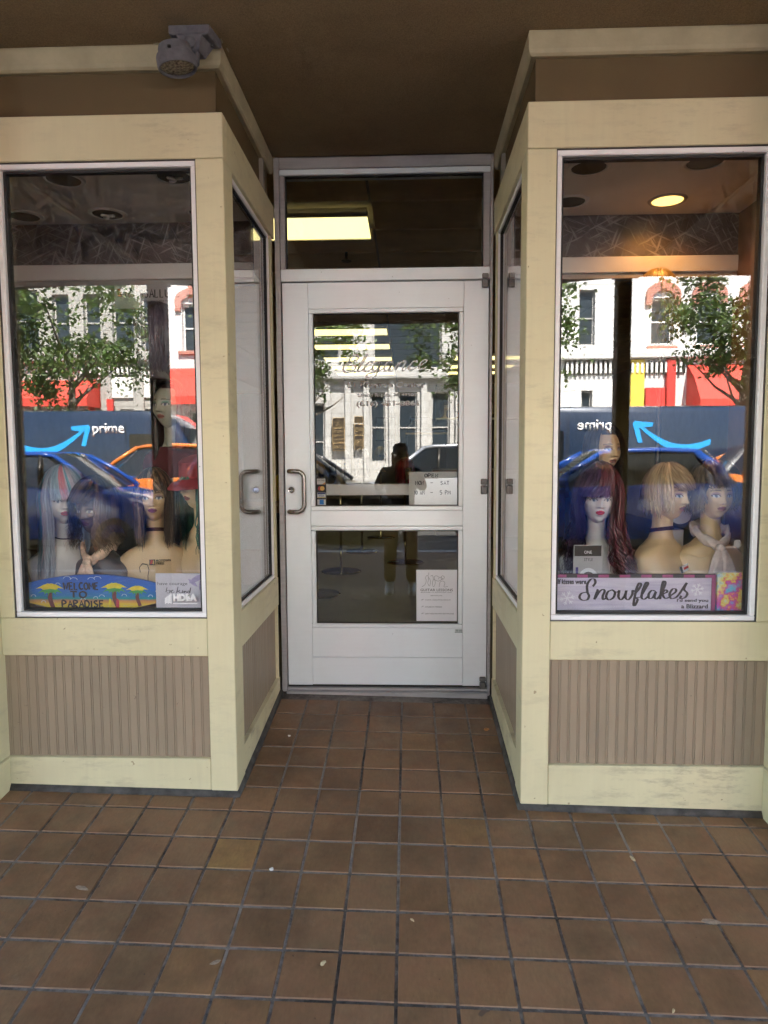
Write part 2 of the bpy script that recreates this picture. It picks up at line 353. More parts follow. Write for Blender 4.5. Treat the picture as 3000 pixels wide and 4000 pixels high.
def bay(side, xc, xo, y0, yd):
    s = 1 if side == 'right' else -1            # outward direction of the bay, away from the door
    lab = ('cream painted shop display bay left of the door, with surfboard sign in its window' if s < 0 else 'cream painted shop display bay right of the door, with snowflake sign in its window')
    T = thing('display_bay', (xc, y0, 0), lab, 'display window', 'shop window bays flanking the door')
    C = MAT['cream']
    X = lambda a, b: (min(xc + s*a, xc + s*b), max(xc + s*a, xc + s*b))   # offsets outward from the corner
    W = abs(xo - xc); pw = .103; hb, ht = 2.388, 2.546; rb, rt = .545, .692; pb = .1385
    part('corner_post', bx(*X(0, pw), y0, y0 + .13, -.09, hb - .0015, bev=.003), C, T)
    part('header_board', bx(*X(0, W), y0 + .0, y0 + .05, hb, ht, bev=.003), C, T)
    part('header_board', bx(*X(0, .05), y0 + .0515, yd, hb, ht - .0005, bev=.003), C, T)
    part('rail_board', bx(*X(pw + .001, W), y0 + .003, y0 + .04, rb, rt, bev=.003), C, T)
    part('base_board', bx(*X(pw + .001, W), y0 + .003, y0 + .04, -.12, pb, bev=.003), MAT['scuff'], T)
    part('rail_board', bx(*X(.003, .04), y0 + .1315, yd - .03, rb, rt, bev=.003), C, T)
    bmb = nb(); v = []
    for x in (xc + s*.003, xc + s*.04):
        v.append([bmb.verts.new(p) for p in ((x, y0 + .1315, -.1), (x, yd - .03, -.1), (x, yd - .03, .165), (x, y0 + .1315, .1385))])
    bmb.faces.new(v[0]); bmb.faces.new(v[1][::-1])
    for k in range(4): bmb.faces.new((v[0][k], v[0][(k+1)%4], v[1][(k+1)%4], v[1][k]))
    part('base_board', bmb, MAT['scuff'], T)
    part('jamb_stile', bx(*X(.006, .045), .905, yd - .032, .15, rb - .001, bev=.002), C, T)
    part('jamb_stile', bx(*X(.006, .045), .875, yd - .032, rt + .001, hb - .001, bev=.002), C, T)
    part('outer_stile', bx(*X(W - .055, W), y0 + .002, y0 + .05, rt + .001, hb - .001, bev=.003), C, T)
    # fascia and crown, run round the corner
    pth = [(xc + s*W, y0), (xc, y0), (xc, yd)] if s < 0 else [(xc, yd), (xc, y0), (xc + s*W, y0)]
    part('fascia', sweep(nb(), [(-.03, ht - .01), (-.03, CEIL - .002), (-.06, CEIL - .002), (-.06, ht - .01)], pth), MAT['fasc'], T)
    part('crown_moulding', sweep(nb(), [(-.0295, 2.702), (-.012, 2.702), (-.004, 2.709), (-.001, 2.722), (.001, 2.776), (-.001, 2.7835), (-.0295, 2.7835)], pth), MAT['crownp'], T)
    # planks on the front and on the return
    x = pw + .002; k = 0
    while x < W - .005:
        o = link('plank', PLK, T); o.location = (s*x + (0 if s > 0 else -.036), .021, .095); x += .0362
    y = .133
    while y + y0 < .9:
        o = link('plank', PLK, T); o.rotation_euler = (0, 0, R_(90) if s < 0 else R_(-90))
        o.location = (s*.021, y if s < 0 else y + .036, .095); y += .0362
    # solid backing behind the planks
    bm = bx(*X(.05, W), y0 + .035, y0 + .05, -.1, rb + .05); box(bm, *X(.034, .049), y0 + .052, yd - .02, -.1, rb + .05)
    part('backing_panel', bm, MAT['taupe'], T)
    # front window
    a0, a1 = X(pw + .001, W - .056); z0, z1 = rt + .001, hb - .001
    wn = part('window_frame', frame4(nb(), 'x', a0, a1, z0, z1, .021, y0 + .012, y0 + .06, .004), MAT['whitealu'], T)
    part('inner_bead', frame4(nb(), 'x', a0 + .0215, a1 - .0215, z0 + .0215, z1 - .0215, .009, y0 + .03, y0 + .058, .001), MAT['gasket'], wn)
    part('glass_pane', bx(a0 + .023, a1 - .023, y0 + .040, y0 + .046, z0 + .023, z1 - .023), MAT['shop_g'], wn)
    part('sealant_line', frame4(nb(), 'x', a0 - .001, a1 + .001, z0 - .002, z1 + .001, .004, y0 + .008, y0 + .02, 0), MAT['caulk'], wn)
    # return window
    b0, b1 = y0 + .1315, .872
    rn = part('window_frame', frame4(nb(), 'y', b0, b1, z0, z1, .02, xc + s*.012, xc + s*.05, .003), MAT['whitealu'], T)
    part('inner_bead', frame4(nb(), 'y', b0 + .0205, b1 - .0205, z0 + .0205, z1 - .0205, .007, xc + s*.02, xc + s*.045, .001), MAT['gasket'], rn)
    part('glass_pane', bx(min(xc + s*.027, xc + s*.033), max(xc + s*.027, xc + s*.033), b0 + .022, b1 - .022, z0 + .022, z1 - .022), MAT['ret_g'], rn)
    # caulk line at the floor
    n = 8; P_ = []; Q_ = []
    for k in range(n + 1): P_.append((xc + s*(W - k*W/n), y0)); Q_.append((0, -1))
    Q_[-1] = (-s*.8, -.8)
    for k in range(1, n + 1): P_.append((xc, y0 + k*(yd - y0 - .02)/n)); Q_.append((-s, 0))
    bm = nb(); strip(bm, P_, Q_); part('caulk_line', bm, MAT['caulk'], T, smooth=True)
    # inside of the display
    xi0, xi1 = (xo - .33, xc - .052) if s < 0 else (xc + .052, xo + .16)
    part('display_deck', bx(xi0, xi1, y0 + .062, .72, .655, .69, bev=.003), MAT['wood'], T)
    part('display_ceiling', bx(xi0, xi1, y0 + .051, .70, 2.395, 2.44), MAT['dispc'], T)
    part('display_side_wall', bx(*((xi0 - .03, xi0 - .001) if s < 0 else (xi1 + .001, xi1 + .03)), y0 + .051, .74, .5, 2.44), MAT['wood'], T)
    part('inner_jamb', bx(*((xo - .06, xo + .055) if s < 0 else (xo - .055, xo + .06)), y0 + .0615, y0 + .09, .692, 2.394), MAT['wood'], T)
    part('valance', bx(xi0 + .001, xi1 - .001, .702, .72, 2.21, 2.40), MAT['valance'], T)
    part('valance_trim', bx(xi0 + .001, xi1 - .001, .690, .73, 2.137, 2.2085, bev=.003), MAT['wpaint'], T)
    part('valance_trim', bx(xi0 + .001, xi1 - .001, .700, .75, 2.112, 2.1355, bev=.002), MAT['grey'], T)
    part('display_back_rail', bx(xi0 + .001, xi1 - .001, .722, .75, .60, .86, bev=.003), MAT['wood'], T)
    return T
def valance_mat():
    a = N('crushed_velvet'); v = a.co(); tot = None
    for k, (ang, sc_) in enumerate(((.45, 1.0), (1.25, .8), (2.1, 1.2), (2.75, .9))):
        m0 = a.n('Mapping'); m0.inputs['Rotation'].default_value = (0, ang, 0); m0.inputs['Location'].default_value = (k*3.1, 0, k*1.7); a.l(v, m0.inputs[0]); mp = a.n('Mapping'); mp.inputs['Scale'].default_value = (7*sc_, 1, 85*sc_); a.l(m0.outputs[0], mp.inputs[0])
        l = a.ramp(a.noise(1, 2, .5, mp.outputs[0]), [(.60, 0.0), (.72, 1.0)]); tot = l if tot is None else a.math('MAXIMUM', tot, l)
    base = a.ramp(a.noise(7, 6, .7, v), [(.3, (.035,.03,.034)), (.55, (.085,.075,.08)), (.75, (.14,.085,.075))])
    a.col(a.mix(a.math('MULTIPLY', tot, .6), base, (.40,.38,.39))); a.set(Roughness=.4); return a.m
MAT['valance'] = valance_mat()
DOORY = .975
bay('left', -.5805, -1.49, 0.0, .955)
bay('right', .5093, 1.4226, -.0243, .955)

# side piers that close the entrance front left and right
for s, x0, y0, yf, lab in ((-1, -1.4905, 0, -.15, 'cream painted pier at the far left edge beside the surfboard window'), (1, 1.4231, -.024, -.21, 'cream painted pier at the far right edge beside the snowflake window')):
    T = thing('storefront_pier', (x0, yf - .02, -.1), lab, 'pier', 'piers at the ends of the shop front')
    a = (min(x0, x0 + s*.35), max(x0, x0 + s*.35))
    part('pier_body', bx(*a, yf, y0 + .12, -.15, CEIL - .002, bev=.004), MAT['cream'], T)
    b = (min(x0 - s*.012, x0 + s*.362), max(x0 - s*.012, x0 + s*.362))
    part('plinth', bx(*b, yf - .012, y0 + .001, -.16, .138, bev=.003), MAT['cream'], T)
    part('cap_board', bx(*b, yf - .012, y0 + .001, 2.388, 2.546, bev=.003), MAT['cream'], T)
    part('wing_wall', bx(*((x0 - 5, x0 - .351) if s < 0 else (x0 + .351, x0 + 5)), yf + .03, yf + .1, -.2, CEIL - .002), MAT['taupe'], T)

# ================================================================== ENTRANCE FRAME
EF = thing('entrance_frame', (-.03, DOORY, .06), 'worn grey aluminium frame with transom window around the shop door', 'door frame')
A2 = MAT['alu2']
part('jamb', bx(-.579, -.553, .956, 1.06, .06, CEIL - .003, bev=.002), A2, EF)
part('jamb', bx(.494, .5085, .956, 1.06, .06, CEIL - .003, bev=.002), A2, EF)
part('head', bx(-.5525, .4935, .957, 1.06, 2.728, CEIL - .003, bev=.003), A2, EF)
part('head_bead', bx(-.5525, .4935, .965, 1.05, 2.700, 2.7275, bev=.003), MAT['alu'], EF)
part('transom_bar', bx(-.5525, .4935, .962, 1.05, 2.184, 2.245, bev=.003), MAT['alu'], EF)
part('transom_stile', bx(-.5525, -.527, .968, 1.04, 2.2455, 2.6995, bev=.003), A2, EF)
part('transom_stile', bx(.461, .4935, .968, 1.04, 2.2455, 2.6995, bev=.003), A2, EF)
part('transom_gasket', frame4(nb(), 'x', -.5268, .4608, 2.2455, 2.6995, .006, .978, 1.0, 0), MAT['gasket'], EF)
part('transom_pane', bx(-.525, .459, .987, .993, 2.247, 2.698), MAT['door_g'], EF)
bm = bx(-.5525, .4935, .93, 1.06, .045, .0825, bev=.004); box(bm, -.5525, .4935, .96, 1.05, .083, .097, bev=.003)
part('threshold', bm, A2, EF)
part('door_stop', bx(-.5525, -.5505, .985, 1.02, .098, 2.183), MAT['gasket'], EF)
part('door_stop', bx(.4920, .4935, .985, 1.02, .098, 2.183), MAT['gasket'], EF)

# ================================================================== DOOR
DR = thing('shop_door', (-.03, DOORY, .1), 'white aluminium glass door with pull handle and shop lettering', 'door')
A = MAT['alu']; y0, y1 = DOORY, DOORY + .045
part('stile', bx(-.5485, -.4185, y0, y1, .107, 2.180, bev=.0015), A, DR)
part('stile', bx(.3665, .4905, y0, y1, .107, 2.180, bev=.0015), A, DR)
part('top_rail', bx(-.4178, .3658, y0 + .001, y1, 2.052, 2.180, bev=.001), A, DR)
part('middle_rail', bx(-.4178, .3658, y0 + .001, y1, .950, 1.028, bev=.001), A, DR)
part('bottom_rail', bx(-.4178, .3658, y0 + .001, y1, .2575, .412, bev=.001), A, DR)
part('kick_plate', bx(-.4178, .3658, y0 - .0005, y1, .110, .2565, bev=.001), A, DR)
part('door_sweep', bx(-.548, .490, y0 + .003, y1, .098, .1065), MAT['gasket'], DR)
panes = []
for z0, z1 in ((1.0285, 2.0515), (.4125, .9495)):
    part('glazing_bead', frame4(nb(), 'x', -.4178, .3658, z0, z1, .024, y0 - .003, y0 + .02, .004), A, DR)
    part('gasket', frame4(nb(), 'x', -.3936, .3416, z0 + .0242, z1 - .0242, .004, y0 + .006, y0 + .022, 0), MAT['gasket'], DR)
    panes.append(part('glass_pane', bx(-.3925, .3405, y0 + .011, y0 + .017, z0 + .0245, z1 - .0245), MAT['door_g'], DR))
# pull handle
pts = [(-.527, y0, 1.2335), (-.525, y0 - .022, 1.2335), (-.515, y0 - .036, 1.2335), (-.49, y0 - .04, 1.2335)]
for k in range(0, 9):
    t = R_(90 - k*11.25); pts.append((-.482 + .036*math.cos(t), y0 - .04, 1.1975 + .036*math.sin(t)))
for k in range(0, 9):
    t = R_(-k*11.25); pts.append((-.482 + .036*math.cos(t), y0 - .04, 1.061 + .036*math.sin(t)))
pts += [(-.49, y0 - .04, 1.025), (-.515, y0 - .036, 1.025), (-.525, y0 - .022, 1.025), (-.527, y0, 1.025)]
part('pull_handle', tube(nb(), pts, .0115, 14), MAT['steel'], DR, smooth=True)
lk = part('lock_cylinder', lathe(nb(), [(.0, .006), (.012, .006), (.0135, .0075), (.0155, .008), (.0185, .005), (.0195, 0)], 28, FR(-.516, y0 - .0005, 1.137)), MAT['chrome'], DR, smooth=40)
bm = lathe(nb(), [(0, .0095), (.0062, .0095), (.0068, .006)], 18, FR(-.516, y0 - .0005, 1.133)); part('key_plug', bm, MAT['steel'], lk, smooth=40)
part('keyhole', bx(-.5168, -.5152, y0 - .0108, y0 - .0095, 1.129, 1.1365), MAT['gasket'], lk)
for z0, z1 in ((2.142, 2.212), (1.112, 1.191), (.092, .158)):
    h = part('hinge', bx(.455, .487, y0 - .018, y0 - .0005, z0, (z0 + z1)/2 + .006, bev=.004), MAT['hinge'], DR)
    part('hinge_leaf', bx(.455, .487, y0 - .018, y0 - .0005, (z0 + z1)/2 + .0085, z1, bev=.004), MAT['hinge'], h)
part('push_bar', bx(-.353, .30, 1.05, 1.085, 1.103, 1.163, bev=.004), MAT['wpaint'], DR)
part('push_bar_bracket', bx(-.415, -.353, 1.021, 1.09, 1.09, 1.176, bev=.003), MAT['wpaint'], DR)
part('push_bar_bracket', bx(.30, .40, 1.021, 1.09, 1.09, 1.176, bev=.003), MAT['wpaint'], DR)
bc = part('barcode_sticker', bx(.326, .3655, y0 - .0006, y0 + .0006, .391, .409), MAT['paper'], DR)
bm = nb()
for k in range(11): box(bm, .3285 + k*.0033, .3285 + k*.0033 + random.choice((.001, .0016, .0022)), y0 - .0011, y0 - .0005, .396, .4075)
box(bm, .326, .3655, y0 - .0011, y0 - .0005, .391, .394); part('barcode', bm, mat('dark_green_ink', (.03, .12, .07), .6), bc)

# ================================================================== FLOODLIGHT on the soffit
FL = thing('floodlight', (-.655, -.055, CEIL), 'grey painted round floodlight with swivel bracket on the brown soffit', 'floodlight')
LG = MAT['lampgrey']; c1, c2, c3 = CEIL - .002, CEIL - .026, CEIL - .031
bm = nb(); grid_loft(bm, [[(-.732, -.105, c1), (-.592, -.105, c1), (-.575, -.008, c1), (-.735, -.008, c1)], [(-.732, -.105, c2), (-.592, -.105, c2), (-.575, -.008, c2), (-.735, -.008, c2)], [(-.726, -.099, c3), (-.598, -.099, c3), (-.582, -.014, c3), (-.729, -.014, c3)]])
mp_ = part('mounting_plate', bm, LG, FL)
part('plate_screw', lathe(nb(), [(0, -.006), (.006, -.005), (.007, 0)], 10, Matrix.Translation((-.602, -.035, c3))), MAT['dark'], mp_)
bm = nb(); grid_loft(bm, [[(-.708, -.1, c3), (-.62, -.1, c3), (-.60, -.02, c3), (-.71, -.02, c3)], [(-.672, -.098, CEIL - .082), (-.632, -.098, CEIL - .082), (-.622, -.05, CEIL - .085), (-.675, -.05, CEIL - .085)]])
br = part('bracket', bm, LG, FL)
part('swivel_cap', lathe(nb(), [(.022, -.006), (.022, .004), (.015, .011), (0, .013)], 16, Matrix.Translation((-.662, -.0995, CEIL - .056)) @ Matrix.Rotation(R_(84), 4, 'X')), LG, br, smooth=40)
part('knuckle', tube(nb(), [(-.648, -.08, CEIL - .078), (-.643, -.09, CEIL - .095), (-.645, -.095, CEIL - .125)], [.016, .013, .014], 12), LG, br, smooth=True)
LM = Matrix.Translation((-.708, -.105, 2.678)) @ Matrix.Rotation(R_(-7), 4, 'Y') @ Matrix.Rotation(R_(3), 4, 'X')
hs = part('lamp_housing', lathe(nb(), [(0, .040), (.044, .038), (.054, .033), (.057, .025), (.057, .007), (.0575, .004), (.066, .002), (.0675, -.004), (.0675, -.032), (.064, -.039), (.059, -.039), (.057, -.030), (.0, -.028)], 36, LM), LG, FL, smooth=35)
ln = nb(); lathe(ln, [(.0572, -.0305), (.04, -.035), (.0, -.037)], 28, LM)
part('ribbed_lens', ln, mat('ribbed_lens_glass', (.22,.205,.16), .15, var=.8, scale=110, bump=1, bscale=140), hs, smooth=True)
part('housing_clip', bx(-.715, -.703, -.178, -.170, 2.672, 2.682, bev=.002), MAT['dark'], hs)
# flaked paint where the crown meets the soffit
for x, y, a, b in ((-.80, .003, .045, .006), (-.573, -.006, .006, .02), (-.566, .05, .006, .014)):
    bm = nb(); pl = []
    for k in range(11):
        t = 2*math.pi*k/11; pl.append((x + a*.5*math.cos(t)*random.uniform(.6, 1.2), y - .004 + b*math.sin(t)*random.uniform(.5, 1.2)))
    prism(bm, pl, Matrix.Translation((0, 0, CEIL - .0035)), .003)
    part('paint_flake', bm, MAT['crownp'], ceiling)
# ================================================================== STREET (seen in the glass)
ZR = -.31                                    # road level
ground = part('ground', bx(-400, 400, -400, 400, -1.2, ZR - .06), mat('ground_soil', (.16,.15,.13), .9)); tag(ground, kind='structure')
def asphalt():
    a = N('asphalt'); v = a.co(); c = a.ramp(a.noise(.9, 8, .7, v), [(.3, (.045,.045,.047)), (.7, (.075,.073,.07))]); a.col(c); a.set(Roughness=.85); a.bump(a.noise(60, 3, .6, v), .5, .01); return a.m
def brick_p():
    a = N('brick_paving'); b = a.n('TexBrick'); c = a.co(); a.l(c, b.inputs['Vector']); b.inputs['Scale'].default_value = 1; b.inputs['Brick Width'].default_value = .2; b.inputs['Row Height'].default_value = .1; b.inputs['Mortar Size'].default_value = .006
    b.inputs['Color1'].default_value = (.15,.075,.05,1); b.inputs['Color2'].default_value = (.11,.06,.045,1); b.inputs['Mortar'].default_value = (.06,.055,.05,1); a.col(b.outputs['Color']); a.set(Roughness=.8); return a.m
road = part('road', bx(-60, 60, -15.2, -6.6, ZR - .05, ZR), asphalt()); tag(road, kind='structure')
pav = brick_p()
conc = mat('concrete', (.36,.34,.31), .85, var=.12, scale=2, bump=.3, bscale=60)
bm = bx(-60, 60, -6.45, -3.505, ZR - .05, zf(0, -3.5) - .004); sw = part('pavement', bm, pav); tag(sw, kind='structure')
bm = bx(-60, 60, -26.0, -15.35, ZR - .05, ZR + .12); fw = part('far_pavement', bm, conc); tag(fw, kind='structure')
kerbm = mat('granite_kerb', (.42,.41,.39), .8, var=.15)
for y0, y1, z1 in ((-6.6, -6.452, zf(0, -3.5) - .001), (-15.348, -15.2, ZR + .123)):
    o = part('kerb', bx(-60, 60, y0, y1, ZR - .05, z1, bev=.01), kerbm); tag(o, kind='structure')
for k in range(-8, 9):
    o = part('road_marking', bx(k*3.6 - .9, k*3.6 + .9, -10.36, -10.26, ZR + .001, ZR + .004), MAT['wpaint'], road)

# ---------------------------------------------------------------- buildings across the street
YB = -26.0
def brick_mat(name, c1, c2, mo, sc_=1.0):
    a = N(name); b = a.n('TexBrick'); c = a.n('TexCoord'); sp = a.n('SeparateXYZ'); cb = a.n('CombineXYZ')
    a.l(c.outputs['Object'], sp.inputs[0]); a.l(sp.outputs[0], cb.inputs[0]); a.l(sp.outputs[2], cb.inputs[1]); a.l(cb.outputs[0], b.inputs['Vector'])
    b.inputs['Color1'].default_value = (*c1, 1); b.inputs['Color2'].default_value = (*c2, 1); b.inputs['Mortar'].default_value = (*mo, 1)
    b.inputs['Scale'].default_value = sc_; b.inputs['Brick Width'].default_value = .24; b.inputs['Row Height'].default_value = .08; b.inputs['Mortar Size'].default_value = .008
    a.col(b.outputs['Color']); a.set(Roughness=.8); a.bump(b.outputs['Fac'], -.4, .01); return a.m
def ashlar_mat(name, c, w=1.3, h=.62):
    a = N(name); b = a.n('TexBrick'); tc = a.n('TexCoord'); sp = a.n('SeparateXYZ'); cb = a.n('CombineXYZ')
    a.l(tc.outputs['Object'], sp.inputs[0]); a.l(sp.outputs[0], cb.inputs[0]); a.l(sp.outputs[2], cb.inputs[1]); a.l(cb.outputs[0], b.inputs['Vector'])
    b.inputs['Color1'].default_value = (*c, 1); b.inputs['Color2'].default_value = (*[x*.9 for x in c], 1); b.inputs['Mortar'].default_value = (*[x*.5 for x in c], 1)
    b.inputs['Scale'].default_value = 1; b.inputs['Brick Width'].default_value = w; b.inputs['Row Height'].default_value = h; b.inputs['Mortar Size'].default_value = .012
    n = a.noise(5, 6, .7, a.co()); a.col(a.mix(1, b.outputs['Color'], a.ramp(n, [(.3, .88), (.7, 1.05)]), 'MULTIPLY')); a.set(Roughness=.8); return a.m
M_white = brick_mat('white_brick', (.74,.72,.71), (.66,.64,.63), (.5,.48,.47))
M_red = brick_mat('red_brick_trim', (.46,.17,.12), (.4,.14,.10), (.4,.3,.27))
M_stone = ashlar_mat('grey_limestone', (.40,.385,.355)); M_gran = ashlar_mat('pale_granite', (.50,.485,.46), 1.1, .5); M_pale = ashlar_mat('pale_stone', (.72,.71,.69), 1.5, .7)
M_pane = N('far_window_glass'); M_pane.col((.03,.04,.05)); M_pane.set(Roughness=.06); M_pane = M_pane.m
M_awn = mat('red_awning_cloth', (.62,.055,.035), .7, var=.1); M_redp = mat('red_shop_paint', (.55,.05,.04), .5); M_yel = mat('yellow_paint', (.75,.55,.08), .5)
def facade(bm, x0, x1, z0, z1, y, ops, dep):
    xs = sorted({x0, x1, *[v for o in ops for v in o[:2]]}); zs = sorted({z0, z1, *[v for o in ops for v in o[2:4]]})
    inside = lambda x, z: any(o[0] < x < o[1] and o[2] < z < o[3] for o in ops)
    q = lambda *p: bm.faces.new([bm.verts.new(c) for c in p])
    for a, b in zip(xs, xs[1:]):
        for c, d in zip(zs, zs[1:]):
            if not inside((a+b)/2, (c+d)/2): q((a, y, c), (b, y, c), (b, y, d), (a, y, d))
    for o in ops:
        a, b, c, d = o[:4]; e = y - dep
        q((a, y, c), (a, e, c), (a, e, d), (a, y, d)); q((b, y, c), (b, y, d), (b, e, d), (b, e, c)); q((a, y, c), (b, y, c), (b, e, c), (a, e, c)); q((a, y, d), (a, e, d), (b, e, d), (b, y, d))
def building(lab, x0, x1, top, wall, ops, win=None, dep=.28, trim=None):
    T = thing('building', ((x0 + x1)/2, YB, ZR), lab, 'building', 'buildings across the street')
    bm = nb(); facade(bm, x0, x1, ZR, top, YB, ops, dep)
    box(bm, x0, x1, YB - 9, YB - .9, ZR, top); box(bm, x0, x1, YB - .9, YB - .002, top - .3, top - .001)
    for x in (x0 + .001, x1 - .02): box(bm, x, x + .019, YB - .9, YB - .003, ZR, top - .301)
    part('wall', bm, wall, T)
    for o in ops:
        a, b, c, d = o[:4]; yb = YB - dep
        fr = part('window', frame4(nb(), 'x', a + .005, b - .005, c + .005, d - .005, .07, yb, yb + .09), trim or MAT['wpaint'], T)
        bm = bx(a + .075, b - .075, yb + .02, yb + .04, c + .075, d - .075); part('pane', bm, M_pane, fr)
        if (d - c) > 1.3 and (b - a) < 1.6: part('sash_bar', bx(a + .075, b - .075, yb + .045, yb + .085, (c+d)/2 - .03, (c+d)/2 + .03), trim or MAT['wpaint'], fr)
    return T
def cornice(T, x0, x1, z0, z1, proj, m): return part('cornice', bx(x0, x1, YB + .003, YB + proj, z0, z1, bev=.03), m, T)
def dentils(T, x0, x1, z0, z1):
    part('dentil_band', bx(x0, x1, YB + .003, YB + .06, z0, z1), MAT['dark'], T)
    x = x0 + .05
    while x < x1 - .1:
        part('dentil', bx(x, x + .09, YB + .062, YB + .16, z0 + .02, z1 - .02), MAT['wpaint'], T); x += .19
def arch_hood(T, a, b, z):
    c = (a + b)/2; ro = (b - a)/2 + .24; bm = nb(); out = []; inn = []
    for k in range(13):
        t = math.pi*k/12; out.append((c + ro*math.cos(t), z + .12 + .48*math.sin(t))); inn.append((c + (ro - .26)*math.cos(t), z + .02 + .24*math.sin(t)))
    poly = [(c + ro, z - .3), *out, (c - ro, z - .3), (c - ro + .22, z - .3), *inn[::-1], (c + ro - .22, z - .3)]
    q = [bm.verts.new((p[0], YB + .12, p[1])) for p in poly]; r = [bm.verts.new((p[0], YB + .002, p[1])) for p in poly]
    n = len(poly); h = n // 2
    for k in range(n): bm.faces.new((q[k], q[(k+1)%n], r[(k+1)%n], r[k]))
    for k in range(h - 1): bm.faces.new((q[k], q[k+1], q[n-2-k], q[n-1-k]))
    part('arch_hood', bm, M_red, T); part('keystone', bx(c - .12, c + .12, YB + .125, YB + .2, z + .3, z + .68, bev=.02), M_red, T)
    part('window_sill', bx(a - .15, b + .15, YB + .003, YB + .14, z - 2.05, z - 1.9, bev=.02), M_red, T)
def awning(T, x0, x1, z0, z1, out=1.5):
    bm = nb(); n = 12; top = []; 
    rings = [[(x0, YB + .01, z1), (x1, YB + .01, z1)], [(x0, YB + out*.55, (z0+z1)/2 + .3), (x1, YB + out*.55, (z0+z1)/2 + .3)], [(x0, YB + out, z0 + .32), (x1, YB + out, z0 + .32)], [(x0, YB + out, z0), (x1, YB + out, z0)], [(x0, YB + out - .02, z0), (x1, YB + out - .02, z0)], [(x0, YB + out - .02, z0 + .3), (x1, YB + out - .02, z0 + .3)], [(x0, YB + .01, z1 - .04), (x1, YB + .01, z1 - .04)]]
    grid_loft(bm, rings, cap=False, closed=False)
    for x in (x0, x1): bm.faces.new([bm.verts.new(p) for p in ((x, YB + .01, z1), (x, YB + out*.55, (z0+z1)/2 + .3), (x, YB + out, z0 + .32), (x, YB + out, z0), (x, YB + .01, z0))])
    return part('awning', bm, M_awn, T)
def textbm(s, size, ext=.004, fit=None, bold=0, shear=0, align='LEFT', spacing=1.0):
    cu = bpy.data.curves.new('t', 'FONT'); cu.body = s; cu.size = size; cu.extrude = 0; cu.offset = bold; cu.shear = shear; cu.space_character = spacing; cu.resolution_u = 3
    o = bpy.data.objects.new('t', cu); COL.objects.link(o); bpy.context.view_layer.update()
    me = o.to_mesh(); bm = nb(); bm.from_mesh(me); o.to_mesh_clear(); bpy.data.objects.remove(o); bpy.data.curves.remove(cu)
    r = bmesh.ops.extrude_face_region(bm, geom=bm.faces[:]); bmesh.ops.translate(bm, verts=[v for v in r['geom'] if isinstance(v, bmesh.types.BMVert)], vec=(0, 0, ext))
    if bm.verts:
        x0 = min(v.co.x for v in bm.verts); x1 = max(v.co.x for v in bm.verts); y0 = min(v.co.y for v in bm.verts); y1 = max(v.co.y for v in bm.verts)
        kx = fit[0]/(x1 - x0) if fit and fit[0] else 1; ky = fit[1]/(y1 - y0) if fit and fit[1] else (kx if fit and fit[0] else 1)
        if fit and not fit[0]: kx = ky
        dx = -x0 if align == 'LEFT' else -(x0 + x1)/2
        for v in bm.verts: v.co.x = (v.co.x + dx)*kx; v.co.y = (v.co.y - y0)*ky
    return bm
def text(name, s, M, size, m, parent, **k):
    bm = textbm(s, size, **k); bmesh.ops.transform(bm, matrix=M, verts=bm.verts[:]); return part(name, bm, m, parent)

# grey limestone building (left in the glass)
B1 = building('grey limestone building with dentil cornice reflected in the surfboard window', -19, -9.85, 11.5, M_stone,
    [(-16.6, -15.2, 5.7, 8.2), (-14.6, -13.9, 5.7, 8.0), (-13.3, -12.6, 5.7, 8.0), (-12.1, -11.2, 5.7, 8.0), (-10.9, -10.2, 5.7, 8.0), (-15.6, -14.0, .1, 3.3), (-13.4, -12.5, .1, 3.3), (-11.9, -10.6, .1, 3.3)], trim=MAT['grey'])
cornice(B1, -18.9, -9.9, 5.25, 5.62, .35, M_stone); dentils(B1, -13.5, -9.95, 4.68, 5.06)
part('sign_panel', bx(-12.6, -9.95, YB + .003, YB + .1, 3.75, 4.6, bev=.02), MAT['wpaint'], B1)
for x in (-17.2, -14.9, -12.4, -11.05): part('pilaster', bx(x - .22, x + .22, YB + .003, YB + .18, ZR, 5.24, bev=.03), M_stone, B1)
awning(B1, -16.2, -12.7, 3.35, 4.5, 1.3)
for x in (-13.0, -12.2, -10.3): part('shop_column', bx(x - .13, x + .13, YB + .19, YB + .3, ZR, 3.7), M_redp, B1)
# white brick building, left copy
B2 = building('white brick building with one red arched window reflected at the edge of the surfboard window', -9.84, -4.55, 11.5, M_white,
    [(-9.2, -8.3, 5.62, 7.55), (-7.3, -6.4, 5.62, 7.55), (-9.0, -6.0, .1, 3.2)])
arch_hood(B2, -9.2, -8.3, 7.55); arch_hood(B2, -7.3, -6.4, 7.55); awning(B2, -9.7, -5.2, 3.4, 4.95, 1.2)
